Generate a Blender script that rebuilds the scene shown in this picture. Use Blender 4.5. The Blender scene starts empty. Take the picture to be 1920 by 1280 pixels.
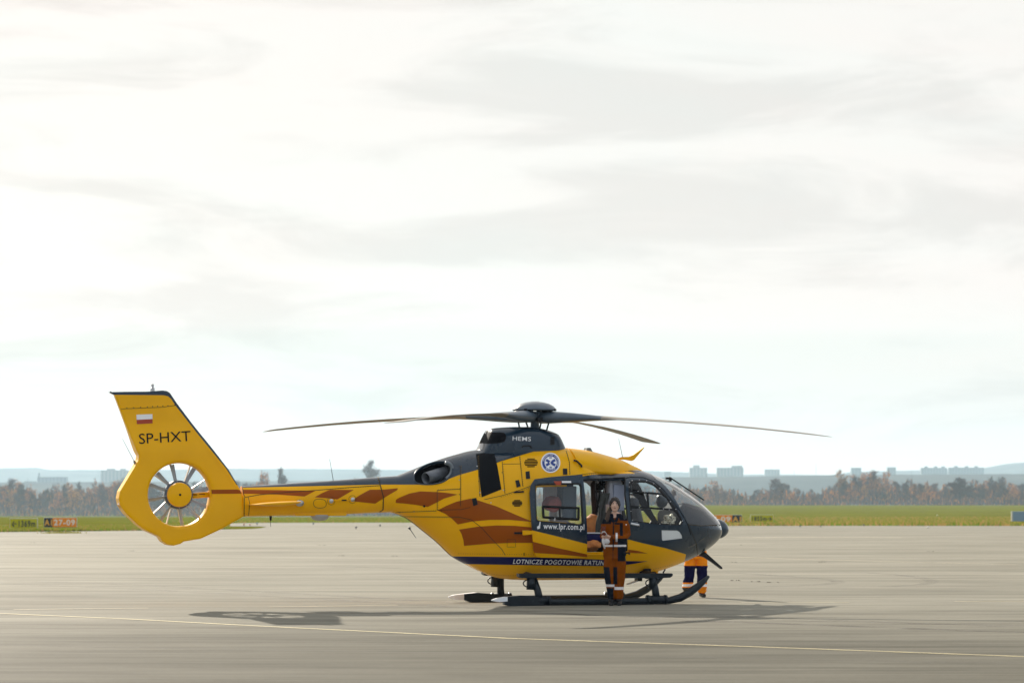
import bpy, bmesh, math, random
import numpy as np
from math import sin, cos, pi, radians, atan, sqrt
from mathutils import Vector, Matrix
from mathutils import geometry as mgeo

SC = bpy.context.scene
COL = SC.collection
random.seed(7); RNG = np.random.default_rng(7)

# ------------------------------------------------------------------ camera
F = 5800.0                      # focal length in photo pixels (1920 wide)
CAMZ = 1.51
PITCH = atan(315.0 / F)
cam_d = bpy.data.cameras.new("camera"); cam = bpy.data.objects.new("camera", cam_d); COL.objects.link(cam)
cam.location = (0, 0, CAMZ); cam.rotation_euler = (pi/2 + PITCH, 0, 0)
cam_d.sensor_width = 36; cam_d.lens = F/1920*36; cam_d.clip_end = 40000; cam_d.clip_start = 0.5
cam_d.dof.use_dof = True; cam_d.dof.focus_distance = 49.3; cam_d.dof.aperture_fstop = 3.6
SC.camera = cam
SC.render.resolution_x = 1024; SC.render.resolution_y = 682

# ------------------------------------------------------------------ light
SUN_EL = radians(23.0); SUN_AZ = radians(23.4)        # azimuth measured from +Y towards -X
SUNDIR = Vector((-sin(SUN_AZ)*cos(SUN_EL), cos(SUN_AZ)*cos(SUN_EL), sin(SUN_EL)))
sd = bpy.data.lights.new("sun", 'SUN'); sd.energy = 5.0; sd.angle = radians(0.6); sd.color = (1.0, 0.90, 0.76)
sun = bpy.data.objects.new("sun", sd); COL.objects.link(sun)
sun.rotation_euler = SUNDIR.to_track_quat('Z', 'Y').to_euler(); sun.location = (-20, 60, 40)
SC.view_settings.view_transform = 'Standard'; SC.view_settings.look = 'None'
SC.view_settings.gamma = 1.0; SC.view_settings.use_curve_mapping = False
SC.view_settings.exposure = 0.66
SC.cycles.use_denoising = True
SC.cycles.max_bounces = 8; SC.cycles.transparent_max_bounces = 24
SC.cycles.volume_bounces = 1

world = bpy.data.worlds.new("World"); SC.world = world; world.use_nodes = True
nt = world.node_tree; nt.nodes.clear()
def N(tree, typ, **kw):
    n = tree.nodes.new(typ)
    for k, v in kw.items(): setattr(n, k, v)
    return n
def L(tree, a, b): tree.links.new(a, b)
def vmath(tree, op, a=None, b=None):
    n = N(tree, 'ShaderNodeVectorMath', operation=op)
    for i, v in enumerate((a, b)):
        if v is None: continue
        if isinstance(v, (tuple, list)): n.inputs[i].default_value = v
        else: L(tree, v, n.inputs[i])
    return n
def smath(tree, op, a=None, b=None, clamp=False):
    n = N(tree, 'ShaderNodeMath', operation=op); n.use_clamp = clamp
    for i, v in enumerate((a, b)):
        if v is None: continue
        if isinstance(v, (int, float)): n.inputs[i].default_value = v
        else: L(tree, v, n.inputs[i])
    return n
def ramp(tree, fac, stops, interp='LINEAR'):
    n = N(tree, 'ShaderNodeValToRGB'); n.color_ramp.interpolation = interp
    els = n.color_ramp.elements
    while len(els) < len(stops): els.new(0.5)
    for e, (p, c) in zip(els, stops):
        e.position = p; e.color = (*c, 1) if len(c) == 3 else c
    if fac is not None: L(tree, fac, n.inputs[0])
    return n
def mixc(tree, fac, a, b, mode='MIX'):
    n = N(tree, 'ShaderNodeMix', data_type='RGBA', blend_type=mode)
    n.clamp_factor = True
    for s, v in ((0, fac), (6, a), (7, b)):
        if v is None: continue
        if isinstance(v, (int, float)): n.inputs[s].default_value = v
        elif isinstance(v, (tuple, list)): n.inputs[s].default_value = (*v, 1) if len(v) == 3 else v
        else: L(tree, v, n.inputs[s])
    return n.outputs[2]

def build_world():
    tc = N(nt, 'ShaderNodeTexCoord')
    d = vmath(nt, 'NORMALIZE', tc.outputs['Generated'])
    sky = N(nt, 'ShaderNodeTexSky', sky_type='NISHITA'); sky.sun_disc = False
    sky.sun_elevation = SUN_EL; sky.sun_rotation = -SUN_AZ; sky.air_density = 1.0; sky.dust_density = 2.0
    # thin cloud layer lit from behind: bright around the sun, duller away from it
    sp = N(nt, 'ShaderNodeSeparateXYZ'); L(nt, d.outputs[0], sp.inputs[0])
    mp = N(nt, 'ShaderNodeMapping'); mp.inputs['Scale'].default_value = (8.5, 8.5, 40.0); mp.inputs['Rotation'].default_value = (0, radians(-7), 0); mp.inputs['Location'].default_value = (1.7, 4.3, 2.2)
    L(nt, d.outputs[0], mp.inputs[0])
    n1 = N(nt, 'ShaderNodeTexNoise'); n1.inputs['Scale'].default_value = 1.0; n1.inputs['Detail'].default_value = 8; n1.inputs['Roughness'].default_value = 0.58; n1.inputs['Distortion'].default_value = 0.6
    L(nt, mp.outputs[0], n1.inputs['Vector'])
    cov = ramp(nt, n1.outputs['Fac'], [(0.34, (0.0,)*3), (0.54, (1.0,)*3)], 'EASE')
    n2 = N(nt, 'ShaderNodeTexNoise'); n2.inputs['Scale'].default_value = 0.55; n2.inputs['Detail'].default_value = 6; n2.inputs['Distortion'].default_value = 0.3
    L(nt, mp.outputs[0], n2.inputs['Vector'])
    tint = ramp(nt, n2.outputs['Fac'], [(0.35, (0.955, 0.955, 0.91)), (0.65, (1.01, 0.935, 0.885))])
    dt = vmath(nt, 'DOT_PRODUCT', d.outputs[0], tuple(SUNDIR))
    lob = smath(nt, 'MULTIPLY_ADD', dt.outputs['Value'], 0.5); lob.inputs[2].default_value = 0.5
    # away from the sun the layer thins and shows blue
    gap = ramp(nt, lob.outputs[0], [(.30, (.84, .94, 1.08)), (.82, (1, 1, 1))])
    tintg = mixc(nt, 1.0, tint.outputs[0], gap.outputs[0], 'MULTIPLY')
    lobp = smath(nt, 'POWER', lob.outputs[0], 2.2)
    lum = smath(nt, 'MULTIPLY_ADD', lobp.outputs[0], SKY_HI - SKY_LO); lum.inputs[2].default_value = SKY_LO
    lum = smath(nt, 'MINIMUM', lum.outputs[0], SKY_CAP)
    dens = smath(nt, 'MULTIPLY_ADD', cov.outputs[0], 0.16); dens.inputs[2].default_value = 0.94
    v = smath(nt, 'MULTIPLY', lum.outputs[0], dens.outputs[0])
    # thin mint-grey sheet low over the horizon, warm again in the lowest haze
    spz = N(nt, 'ShaderNodeSeparateXYZ'); L(nt, d.outputs[0], spz.inputs[0])
    zw = smath(nt, 'MULTIPLY_ADD', n2.outputs['Fac'], 0.05); L(nt, spz.outputs[2], zw.inputs[2])
    low = ramp(nt, smath(nt, 'MULTIPLY', zw.outputs[0], 8.0).outputs[0], [(.0, (1.0, .97, .94)), (.33, (.985, .975, .95)), (.44, (.915, .95, .945)), (.60, (.93, .955, .945)), (.66, (1, 1, 1))])
    tintg = mixc(nt, 1.0, tintg, low.outputs[0], 'MULTIPLY')
    cc = vmath(nt, 'SCALE', tintg); L(nt, v.outputs[0], cc.inputs['Scale'])
    c10 = vmath(nt, 'SCALE', cc.outputs[0]); c10.inputs['Scale'].default_value = 10.0
    fin = mixc(nt, 0.975, sky.outputs[0], c10.outputs[0])
    bg = N(nt, 'ShaderNodeBackground'); bg.inputs['Strength'].default_value = 0.1
    out = N(nt, 'ShaderNodeOutputWorld')
    L(nt, fin, bg.inputs[0]); L(nt, bg.outputs[0], out.inputs['Surface'])
SKY_HI, SKY_LO, SKY_CAP = 1.25, 0.41, 0.545
build_world()

# ------------------------------------------------------------------ object helpers
def tag(o, label=None, cat=None, group=None, kind=None):
    if label: o['label'] = label
    if cat: o['category'] = cat
    if group: o['group'] = group
    if kind: o['kind'] = kind
    return o
def thing(name, label, cat, loc=(0,0,0), rz=0, group=None):
    o = bpy.data.objects.new(name, None); COL.objects.link(o)
    o.location = loc; o.rotation_euler = (0, 0, rz); o.empty_display_size = 0.3
    return tag(o, label, cat, group)
def mob(name, V, Fc, mats, parent=None, midx=None, smooth=True, loc=None, normals=None):
    me = bpy.data.meshes.new(name)
    me.from_pydata([tuple(map(float, v)) for v in V], [], [tuple(map(int, f)) for f in Fc])
    if not isinstance(mats, (list, tuple)): mats = [mats]
    for m in mats: me.materials.append(m)
    if midx is not None: me.polygons.foreach_set('material_index', list(map(int, midx)))
    me.polygons.foreach_set('use_smooth', [smooth]*len(me.polygons))
    me.update()
    if normals is not None and len(normals) == len(me.vertices):
        me.normals_split_custom_set_from_vertices([tuple(map(float, n)) for n in normals])
    o = bpy.data.objects.new(name, me); COL.objects.link(o)
    if parent: o.parent = parent
    if loc is not None: o.location = loc
    return o
def bmob(name, bm, mats, parent=None, smooth=False, loc=None, rot=None, angle=None):
    bmesh.ops.recalc_face_normals(bm, faces=bm.faces)
    me = bpy.data.meshes.new(name); bm.to_mesh(me); bm.free()
    if not isinstance(mats, (list, tuple)): mats = [mats]
    for m in mats: me.materials.append(m)
    me.polygons.foreach_set('use_smooth', [smooth]*len(me.polygons))
    if smooth and angle: 
        me.set_sharp_from_angle(angle=radians(angle))
    o = bpy.data.objects.new(name, me); COL.objects.link(o)
    if parent: o.parent = parent
    if loc is not None: o.location = loc
    if rot is not None: o.rotation_euler = rot
    return o
def add_box(bm, c, s, bevel=0.0, rot=None, mi=0):
    r = bmesh.ops.create_cube(bm, size=1.0)
    vs = r['verts']
    M = Matrix.Translation(c) @ (rot.to_4x4() if rot is not None else Matrix()) @ Matrix.Diagonal((*s, 1))
    bmesh.ops.transform(bm, matrix=M, verts=vs)
    fs = list({f for v in vs for f in v.link_faces})
    for f in fs: f.material_index = mi
    if bevel > 0:
        es = list({e for v in vs for e in v.link_edges})
        bmesh.ops.bevel(bm, geom=es, offset=bevel, segments=2, affect='EDGES', profile=0.5)
    return fs
def box(name, c, s, mat, parent=None, bevel=0.01, rot=None, smooth=False):
    bm = bmesh.new(); add_box(bm, (0,0,0), s, bevel)
    o = bmob(name, bm, mat, parent, smooth); o.location = c
    if rot is not None: o.rotation_euler = rot
    return o
def tube_geo(pts, rad, seg=10, cap=True, squash=None):
    """sweep a circle (radius per point) along pts -> verts, faces"""
    pts = [Vector(p) for p in pts]; n = len(pts)
    if not isinstance(rad, (list, tuple, np.ndarray)): rad = [rad]*n
    V, Fc = [], []
    up = None
    for i, p in enumerate(pts):
        t = (pts[min(i+1, n-1)] - pts[max(i-1, 0)]).normalized()
        if up is None:
            up = Vector((0,0,1)) if abs(t.z) < 0.9 else Vector((1,0,0))
        a = t.cross(up).normalized(); b = a.cross(t).normalized(); up = b
        for k in range(seg):
            th = 2*pi*k/seg
            r = rad[i]; ra, rb = (r if not isinstance(r, (tuple, list)) else r[0]), (r if not isinstance(r, (tuple, list)) else r[1])
            V.append(p + a*cos(th)*ra + b*sin(th)*rb)
    for i in range(n-1):
        for k in range(seg):
            k2 = (k+1) % seg
            Fc.append((i*seg+k, i*seg+k2, (i+1)*seg+k2, (i+1)*seg+k))
    if cap:
        Fc.append(tuple(range(seg-1, -1, -1))); Fc.append(tuple((n-1)*seg+k for k in range(seg)))
    return V, Fc
class MB:
    """collects geometry for one mesh object"""
    def __init__(s): s.V = []; s.F = []; s.M = []
    def add(s, V, Fc, mi=0):
        b = len(s.V); s.V += [tuple(v) for v in V]; s.F += [tuple(i+b for i in f) for f in Fc]; s.M += [mi]*len(Fc)
    def tube(s, pts, rad, seg=10, mi=0, cap=True): s.add(*tube_geo(pts, rad, seg, cap), mi)
    def box(s, c, sz, mi=0, rot=None):
        bm = bmesh.new(); add_box(bm, c, sz, 0, rot); bm.verts.ensure_lookup_table()
        bmesh.ops.recalc_face_normals(bm, faces=bm.faces)
        s.add([v.co.copy() for v in bm.verts], [[v.index for v in f.verts] for f in bm.faces], mi); bm.free()
    def build(s, name, mats, parent=None, smooth=False): return mob(name, s.V, s.F, mats, parent, s.M, smooth)
def lathe(prof, seg=32, axis='z'):
    V, Fc = [], []
    n = len(prof)
    for (r, z) in prof:
        for k in range(seg):
            a = 2*pi*k/seg
            V.append((r*cos(a), r*sin(a), z) if axis == 'z' else ((r*cos(a), z, r*sin(a)) if axis == 'y' else (z, r*cos(a), r*sin(a))))
    for i in range(n-1):
        for k in range(seg):
            k2 = (k+1) % seg
            Fc.append((i*seg+k, i*seg+k2, (i+1)*seg+k2, (i+1)*seg+k))
    if prof[0][0] > 1e-4: Fc.append(tuple(range(seg-1, -1, -1)))
    if prof[-1][0] > 1e-4: Fc.append(tuple((n-1)*seg+k for k in range(seg)))
    return V, Fc

# ------------------------------------------------------------------ photo rays -> places
def ray(px, py):
    px = np.asarray(px, float); py = np.asarray(py, float)
    dx = (px-960)/F; dy = (640-py)/F
    return dx, cos(PITCH) - dy*sin(PITCH), sin(PITCH) + dy*cos(PITCH)
def atY(px, py, Y):
    a, b, c = ray(px, py); t = Y/b
    return float(a*t), float(Y), float(CAMZ + c*t)
def ground(px, py, z=0.0):
    a, b, c = ray(px, py); t = (z-CAMZ)/c
    return float(a*t), float(b*t)
HX, HY, YAW = 0.37, 50.0, radians(18)
cY, sY = cos(YAW), sin(YAW)
def P(px, py, w=0.0):
    """heli-local x, z of the photo ray where it meets the plane y = -w"""
    a, b, c = ray(px, py); w = np.asarray(w, float)
    # local y = -(X-HX) sY + (Y-HY) cY = -w
    t = (-w - HX*sY + HY*cY) / (-a*sY + b*cY)
    X = a*t; Y = b*t
    return (X-HX)*cY + (Y-HY)*sY, CAMZ + c*t
def PL(px, py, w=0.0):
    x, z = P(px, py, w); return Vector((float(x), -float(w), float(z)))
def project(x, y, z):
    X = HX + x*cY - y*sY; Y = HY + x*sY + y*cY; Z = z - CAMZ
    fw = Y*cos(PITCH) + Z*sin(PITCH); up = -Y*sin(PITCH) + Z*cos(PITCH)
    return 960 + F*X/fw, 640 - F*up/fw
def crop(ox, oy, s):
    return lambda pts: [(ox + x/s, oy + y/s) for x, y in pts]
c1 = crop(190, 700, 3.765); c2 = crop(440, 840, 5.3333); c3 = crop(720, 780, 4.2667); c4 = crop(960, 840, 5.3333)
c5 = crop(1160, 860, 4.5714); c6 = crop(830, 1030, 3.5556); c7 = crop(860, 730, 4.8); c8 = crop(1090, 910, 5.3333)
c9 = crop(1160, 860, 9.1429); cb_ = crop(420, 860, 6.0)

# ------------------------------------------------------------------ materials
MATS = {}
def pbr(name, col, rough=0.5, metal=0.0, coat=0.0, spec=0.5, var=0.0, vscale=6.0, bump=0.0, bscale=60.0, obj=True, dirt=None):
    m = bpy.data.materials.new(name); m.use_nodes = True
    t = m.node_tree; b = t.nodes['Principled BSDF']
    b.inputs['Base Color'].default_value = (*col, 1); b.inputs['Roughness'].default_value = rough
    b.inputs['Metallic'].default_value = metal; b.inputs['Coat Weight'].default_value = coat
    b.inputs['Coat Roughness'].default_value = 0.06; b.inputs['Specular IOR Level'].default_value = spec
    tc = N(t, 'ShaderNodeTexCoord')
    if var > 0:
        n = N(t, 'ShaderNodeTexNoise'); n.inputs['Scale'].default_value = vscale; n.inputs['Detail'].default_value = 6; n.inputs['Roughness'].default_value = 0.6
        L(t, tc.outputs['Object'], n.inputs['Vector'])
        r = ramp(t, n.outputs['Fac'], [(0.3, tuple(max(0, c*(1-var)) for c in col)), (0.7, tuple(min(1, c*(1+var)) for c in col))])
        L(t, r.outputs[0], b.inputs['Base Color'])
        rr = smath(t, 'MULTIPLY_ADD', n.outputs['Fac'], 0.18); rr.inputs[2].default_value = max(0.0, rough-0.09)
        L(t, rr.outputs[0], b.inputs['Roughness'])
    if bump > 0:
        n = N(t, 'ShaderNodeTexNoise'); n.inputs['Scale'].default_value = bscale; n.inputs['Detail'].default_value = 5
        L(t, tc.outputs['Object'], n.inputs['Vector'])
        bp = N(t, 'ShaderNodeBump'); bp.inputs['Strength'].default_value = bump; bp.inputs['Distance'].default_value = 0.01
        L(t, n.outputs['Fac'], bp.inputs['Height']); L(t, bp.outputs[0], b.inputs['Normal'])
    MATS[name] = m
    return m
def glass(name, tint=(0.8, 0.87, 0.9), gloss=1.0):
    m = bpy.data.materials.new(name); m.use_nodes = True
    t = m.node_tree; t.nodes.clear()
    o = N(t, 'ShaderNodeOutputMaterial'); mx = N(t, 'ShaderNodeMixShader')
    tr = N(t, 'ShaderNodeBsdfTransparent'); tr.inputs[0].default_value = (*tint, 1)
    gl = N(t, 'ShaderNodeBsdfGlossy'); gl.inputs['Roughness'].default_value = 0.02
    ge = N(t, 'ShaderNodeNewGeometry'); dp = vmath(t, 'DOT_PRODUCT', ge.outputs['Normal'], ge.outputs['Incoming'])
    ab = smath(t, 'ABSOLUTE', dp.outputs['Value']); om = smath(t, 'SUBTRACT', 1.0, ab.outputs[0], True)
    pw = smath(t, 'POWER', om.outputs[0], 5.0); fr = smath(t, 'MULTIPLY_ADD', pw.outputs[0], 0.95); fr.inputs[2].default_value = 0.05
    k = smath(t, 'MULTIPLY', fr.outputs[0], gloss, True)
    L(t, k.outputs[0], mx.inputs[0]); L(t, tr.outputs[0], mx.inputs[1]); L(t, gl.outputs[0], mx.inputs[2]); L(t, mx.outputs[0], o.inputs[0])
    MATS[name] = m; return m

def leafm_(name, col, var=.2, vscale=.5, tr=.45):
    m = pbr(name, col, .9, var=var, vscale=vscale, spec=.0); t = m.node_tree; b = t.nodes['Principled BSDF']; o = t.nodes['Material Output']
    tl = N(t, 'ShaderNodeBsdfTranslucent'); mx = N(t, 'ShaderNodeMixShader'); mx.inputs[0].default_value = tr
    src = b.inputs['Base Color'].links[0].from_socket if b.inputs['Base Color'].links else None
    if src: L(t, src, tl.inputs[0])
    else: tl.inputs[0].default_value = (*col, 1)
    L(t, b.outputs[0], mx.inputs[1]); L(t, tl.outputs[0], mx.inputs[2]); L(t, mx.outputs[0], o.inputs['Surface']); return m
YEL = pbr('yellow_paint', (0.97, 0.485, 0.0003), 0.42, coat=0.28, spec=0.08, var=0.07, vscale=1.3, bump=.10, bscale=2.2)
NAVY = pbr('dark_blue_paint', (0.007, 0.026, 0.050), 0.28, coat=0.8, spec=0.2, var=0.12, vscale=2.0)
BRN = pbr('rust_orange_paint', (0.35, 0.078, 0.001), 0.42, spec=.15, coat=0.12, var=0.06, vscale=2.0)
BLUE = pbr('royal_blue_stripe', (0.004, 0.006, 0.085), 0.4, coat=0.15, spec=.1)
WHT = pbr('white_decal', (0.93, 0.94, 0.96), 0.45)
RED = pbr('red_decal', (0.42, 0.05, 0.01), 0.45)
BLKD = pbr('black_decal', (0.006, 0.006, 0.007), 0.5, spec=.15)
BLK = pbr('black_trim', (0.009, 0.010, 0.013), 0.45, spec=.25, var=0.2, vscale=9)
MESHB = pbr('black_intake_mesh', (0.006, 0.007, 0.010), 0.75, spec=.1, bump=0.6, bscale=140)
LINE = pbr('panel_gap', (0.035, 0.022, 0.006), 0.8)
GREY = pbr('grey_composite', (0.16, 0.19, 0.22), 0.42, var=0.12, vscale=3)
BLADE = pbr('blade_grey', (0.26, 0.24, 0.205), 0.5, var=0.12, vscale=2)
HUBM = pbr('hub_blue_grey', (0.075, 0.11, 0.15), 0.38, coat=0.3, var=0.15, vscale=5)
STEEL = pbr('steel', (0.55, 0.55, 0.56), 0.28, metal=0.9, var=0.1, vscale=8)
SKID = pbr('skid_dark_paint', (0.007, 0.014, 0.022), 0.45, spec=.3, coat=0.1, var=0.2, vscale=6)
SKIDW = pbr('white_paint_and_glint', (0.86, 0.90, 0.94), 0.4, var=0.06, vscale=8)
LINER = pbr('cabin_lining', (0.34, 0.36, 0.39), 0.8, var=0.08)
DARKIN = pbr('dark_interior', (0.018, 0.02, 0.024), 0.8, spec=.1, var=0.2)
SEATG = pbr('seat_grey', (0.10, 0.11, 0.125), 0.85, var=0.15, vscale=12, bump=0.3)
LILAC = pbr('pale_equipment', (0.50, 0.53, 0.62), 0.5)
ORG = pbr('orange_fabric', (0.95, 0.33, 0.10), 0.75, var=0.2, vscale=14, bump=0.5, bscale=25)
GLASS = glass('clear_glass', (0.93, 0.95, 0.95), .8)
GLASSD = glass('tinted_glass', (0.82, 0.88, 0.93), 2.1)
FOIL = pbr('foil', (0.6, 0.55, 0.42), 0.25, metal=0.8, bump=0.8, bscale=40)
AMBER = pbr('amber_lens', (0.45, 0.10, 0.01), 0.15, coat=1.0)
# ------------------------------------------------------------------ surfaces
def pchip(xk, yk):
    xk = np.asarray(xk, float); yk = np.asarray(yk, float)
    h = np.diff(xk); d = np.diff(yk)/h
    m = np.zeros_like(yk)
    for i in range(1, len(xk)-1):
        if d[i-1]*d[i] > 0:
            w1 = 2*h[i]+h[i-1]; w2 = h[i]+2*h[i-1]
            m[i] = (w1+w2)/(w1/d[i-1]+w2/d[i])
    m[0] = d[0]; m[-1] = d[-1]
    def f(x):
        x = np.clip(np.asarray(x, float), xk[0], xk[-1])
        i = np.clip(np.searchsorted(xk, x)-1, 0, len(h)-1)
        t = (x-xk[i])/h[i]
        return (yk[i]*(2*t**3-3*t**2+1) + h[i]*m[i]*(t**3-2*t**2+t) + yk[i+1]*(-2*t**3+3*t**2) + h[i]*m[i+1]*(t**3-t**2))
    return f
def inpoly(pts, poly):
    x, y = pts[:, 0], pts[:, 1]; c = np.zeros(len(pts), bool); n = len(poly); j = n-1
    for i in range(n):
        xi, yi = poly[i]; xj, yj = poly[j]
        if yi != yj:
            k = ((yi > y) != (yj > y)) & (x < (xj-xi)*(y-yi)/(yj-yi)+xi)
            c ^= k
        j = i
    return c
def dens(poly, step=4.0, closed=True):
    out = []; n = len(poly)
    for i in range(n if closed else n-1):
        a = np.array(poly[i], float); b = np.array(poly[(i+1) % n], float)
        k = max(1, int(np.ceil(np.linalg.norm(b-a)/step)))
        for j in range(k): out.append(tuple(a+(b-a)*j/k))
    if not closed: out.append(tuple(poly[-1]))
    return out
def smoothp(poly, it=2, closed=True):
    """Chaikin corner cutting, for rounded outlines"""
    p = [np.array(q, float) for q in poly]
    for _ in range(it):
        q = []
        n = len(p)
        for i in range(n if closed else n-1):
            a, b = p[i], p[(i+1) % n]; q += [a*0.75+b*0.25, a*0.25+b*0.75]
        if not closed: q = [p[0]]+q+[p[-1]]
        p = q
    return [tuple(v) for v in p]

class Surf:
    ystart = 0.0
    def cdt(s, grid, bound, regions, keep_dist):
        """grid: loose points, bound: closed outline, regions: list of closed outlines -> pts, tris, region index per tri (-1 none)"""
        polys = [np.asarray(bound, float)] + [np.asarray(r, float) for r in regions]
        V, E = [], []
        for p in polys:
            b = len(V)
            n = len(p)
            V += [tuple(q) for q in p]; E += [(b+i, b+(i+1) % n) for i in range(n)]
        PV = np.array(V); g = np.asarray(grid, float)
        if len(g):
            ok = np.ones(len(g), bool)
            for k in range(0, len(g), 500):
                dd = np.min(np.hypot(*(np.moveaxis(g[k:k+500, None, :]-PV[None, :, :], -1, 0))), axis=1)
                ok[k:k+500] = dd > keep_dist
            V += [tuple(q) for q in g[ok]]
        r = mgeo.delaunay_2d_cdt([Vector(v) for v in V], E, [], 0, 1e-5, False)
        pts = np.array([(v.x, v.y) for v in r[0]]); tris = np.array([f for f in r[2] if len(f) == 3])
        cen = pts[tris].mean(axis=1)
        reg = np.full(len(tris), -2)
        reg[inpoly(cen, polys[0])] = -1
        for i, p in enumerate(polys[1:]):
            reg[inpoly(cen, p) & (reg > -2)] = i
        return pts, tris, reg
    def line(s, name, pxs, r, mat, parent, off=0.0, closed=False, step=3.0, seg=6):
        q = dens(pxs, step, closed)
        if closed: q.append(q[0])
        a = s.to2(np.array([p[0] for p in q]), np.array([p[1] for p in q]))
        pts = s.pos(a, -1, off)
        V, Fc = tube_geo([Vector(p) for p in pts], r, seg)
        return mob(name, V, Fc, mat, parent)
    def text(s, name, body, org, size, mat, parent, ang=0.0, shear=0.0, bold=0.0, sx=1.0, off=0.006, ext=None):
        V, Fc = text_geo(body, shear, bold)
        ca, sa = cos(radians(ang)), sin(radians(ang))
        u = V[:, 0]*size*sx; v = V[:, 1]*size
        if ext: u = V[:, 0]/V[:, 0].max()*ext
        px = org[0] + u*ca + v*sa; py = org[1] - v*ca + u*sa
        pts = s.pos(s.to2(px, py), -1, off)
        return mob(name, pts, Fc, mat, parent, smooth=False)
    def decal(s, name, poly, mat, parent, off=0.006, step=3.0, thick=0.0):
        a = s.to2(*np.array(dens(poly, step)).T)
        lo, hi = a.min(0), a.max(0)
        gx, gy = np.meshgrid(np.arange(lo[0], hi[0], 0.05), np.arange(lo[1], hi[1], 0.06))
        pts, tris, reg = s.cdt(np.c_[gx.ravel(), gy.ravel()], a, [], 0.015)
        tris = tris[reg > -2]
        return s.emit(name, pts, tris, mat, parent, off, thick)
    def emit(s, name, pts, tris, mat, parent, off, thick=0.0, side=-1, midx=None):
        used = np.unique(tris); mp = -np.ones(len(pts), int); mp[used] = np.arange(len(used))
        q = pts[used]; V = s.pos(q, side, off); Fc = mp[tris]
        Nn = s.normal(q, side)
        a, b, c = V[Fc[:, 0]], V[Fc[:, 1]], V[Fc[:, 2]]
        flip = np.einsum('ij,ij->i', np.cross(b-a, c-a), Nn[Fc].mean(1)) < 0
        Fc = np.where(flip[:, None], Fc[:, ::-1], Fc)
        if midx is None: midx = np.zeros(len(Fc), int)
        if thick <= 0: return mob(name, V, Fc, mat, parent, midx, normals=Nn)
        V2 = s.pos(q, side, off-thick); n = len(V)
        ed = {}
        for f, m in zip(Fc, midx):
            for i in range(3):
                ed[(f[i], f[(i+1) % 3])] = m
        rim = [(a_, b_, m) for (a_, b_), m in ed.items() if (b_, a_) not in ed]
        RV, RF, RM, RN = [], [], [], []
        VV = np.vstack([V, V2]); NN = np.vstack([Nn, -Nn])
        faces = [tuple(f) for f in Fc] + [tuple(f[::-1]+n) for f in Fc]; mi = list(midx)+list(midx)
        base = len(VV)
        for a_, b_, m in rim:
            p = [V[b_], V[a_], V2[a_], V2[b_]]
            nn = np.cross(p[1]-p[0], p[2]-p[0]); nn = nn/(np.linalg.norm(nn)+1e-12)
            k = base+len(RV); RV += p; RN += [nn]*4; RF.append((k, k+1, k+2, k+3)); RM.append(m)
        if RV: VV = np.vstack([VV, RV]); NN = np.vstack([NN, RN])
        return mob(name, VV, faces+RF, mat, parent, mi+RM, normals=NN)

_text_cache = {}
def text_geo(body, shear=0.0, bold=0.0):
    cu = bpy.data.curves.new('lettering_curve', 'FONT'); cu.body = body; cu.size = 1.0
    cu.offset = bold; cu.space_character = 1.0+bold*5; cu.resolution_u = 3; cu.fill_mode = 'FRONT'
    o = bpy.data.objects.new('lettering_curve', cu); COL.objects.link(o)
    dg = bpy.context.evaluated_depsgraph_get(); dg.update()
    me = o.evaluated_get(dg).to_mesh()
    V = np.array([tuple(v.co) for v in me.vertices]); Fc = [tuple(p.vertices) for p in me.polygons]
    o.evaluated_get(dg).to_mesh_clear(); bpy.data.objects.remove(o); bpy.data.curves.remove(cu)
    V[:, 0] += V[:, 1]*shear; V[:, 0] -= V[:, 0].min()
    return V, Fc

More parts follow.
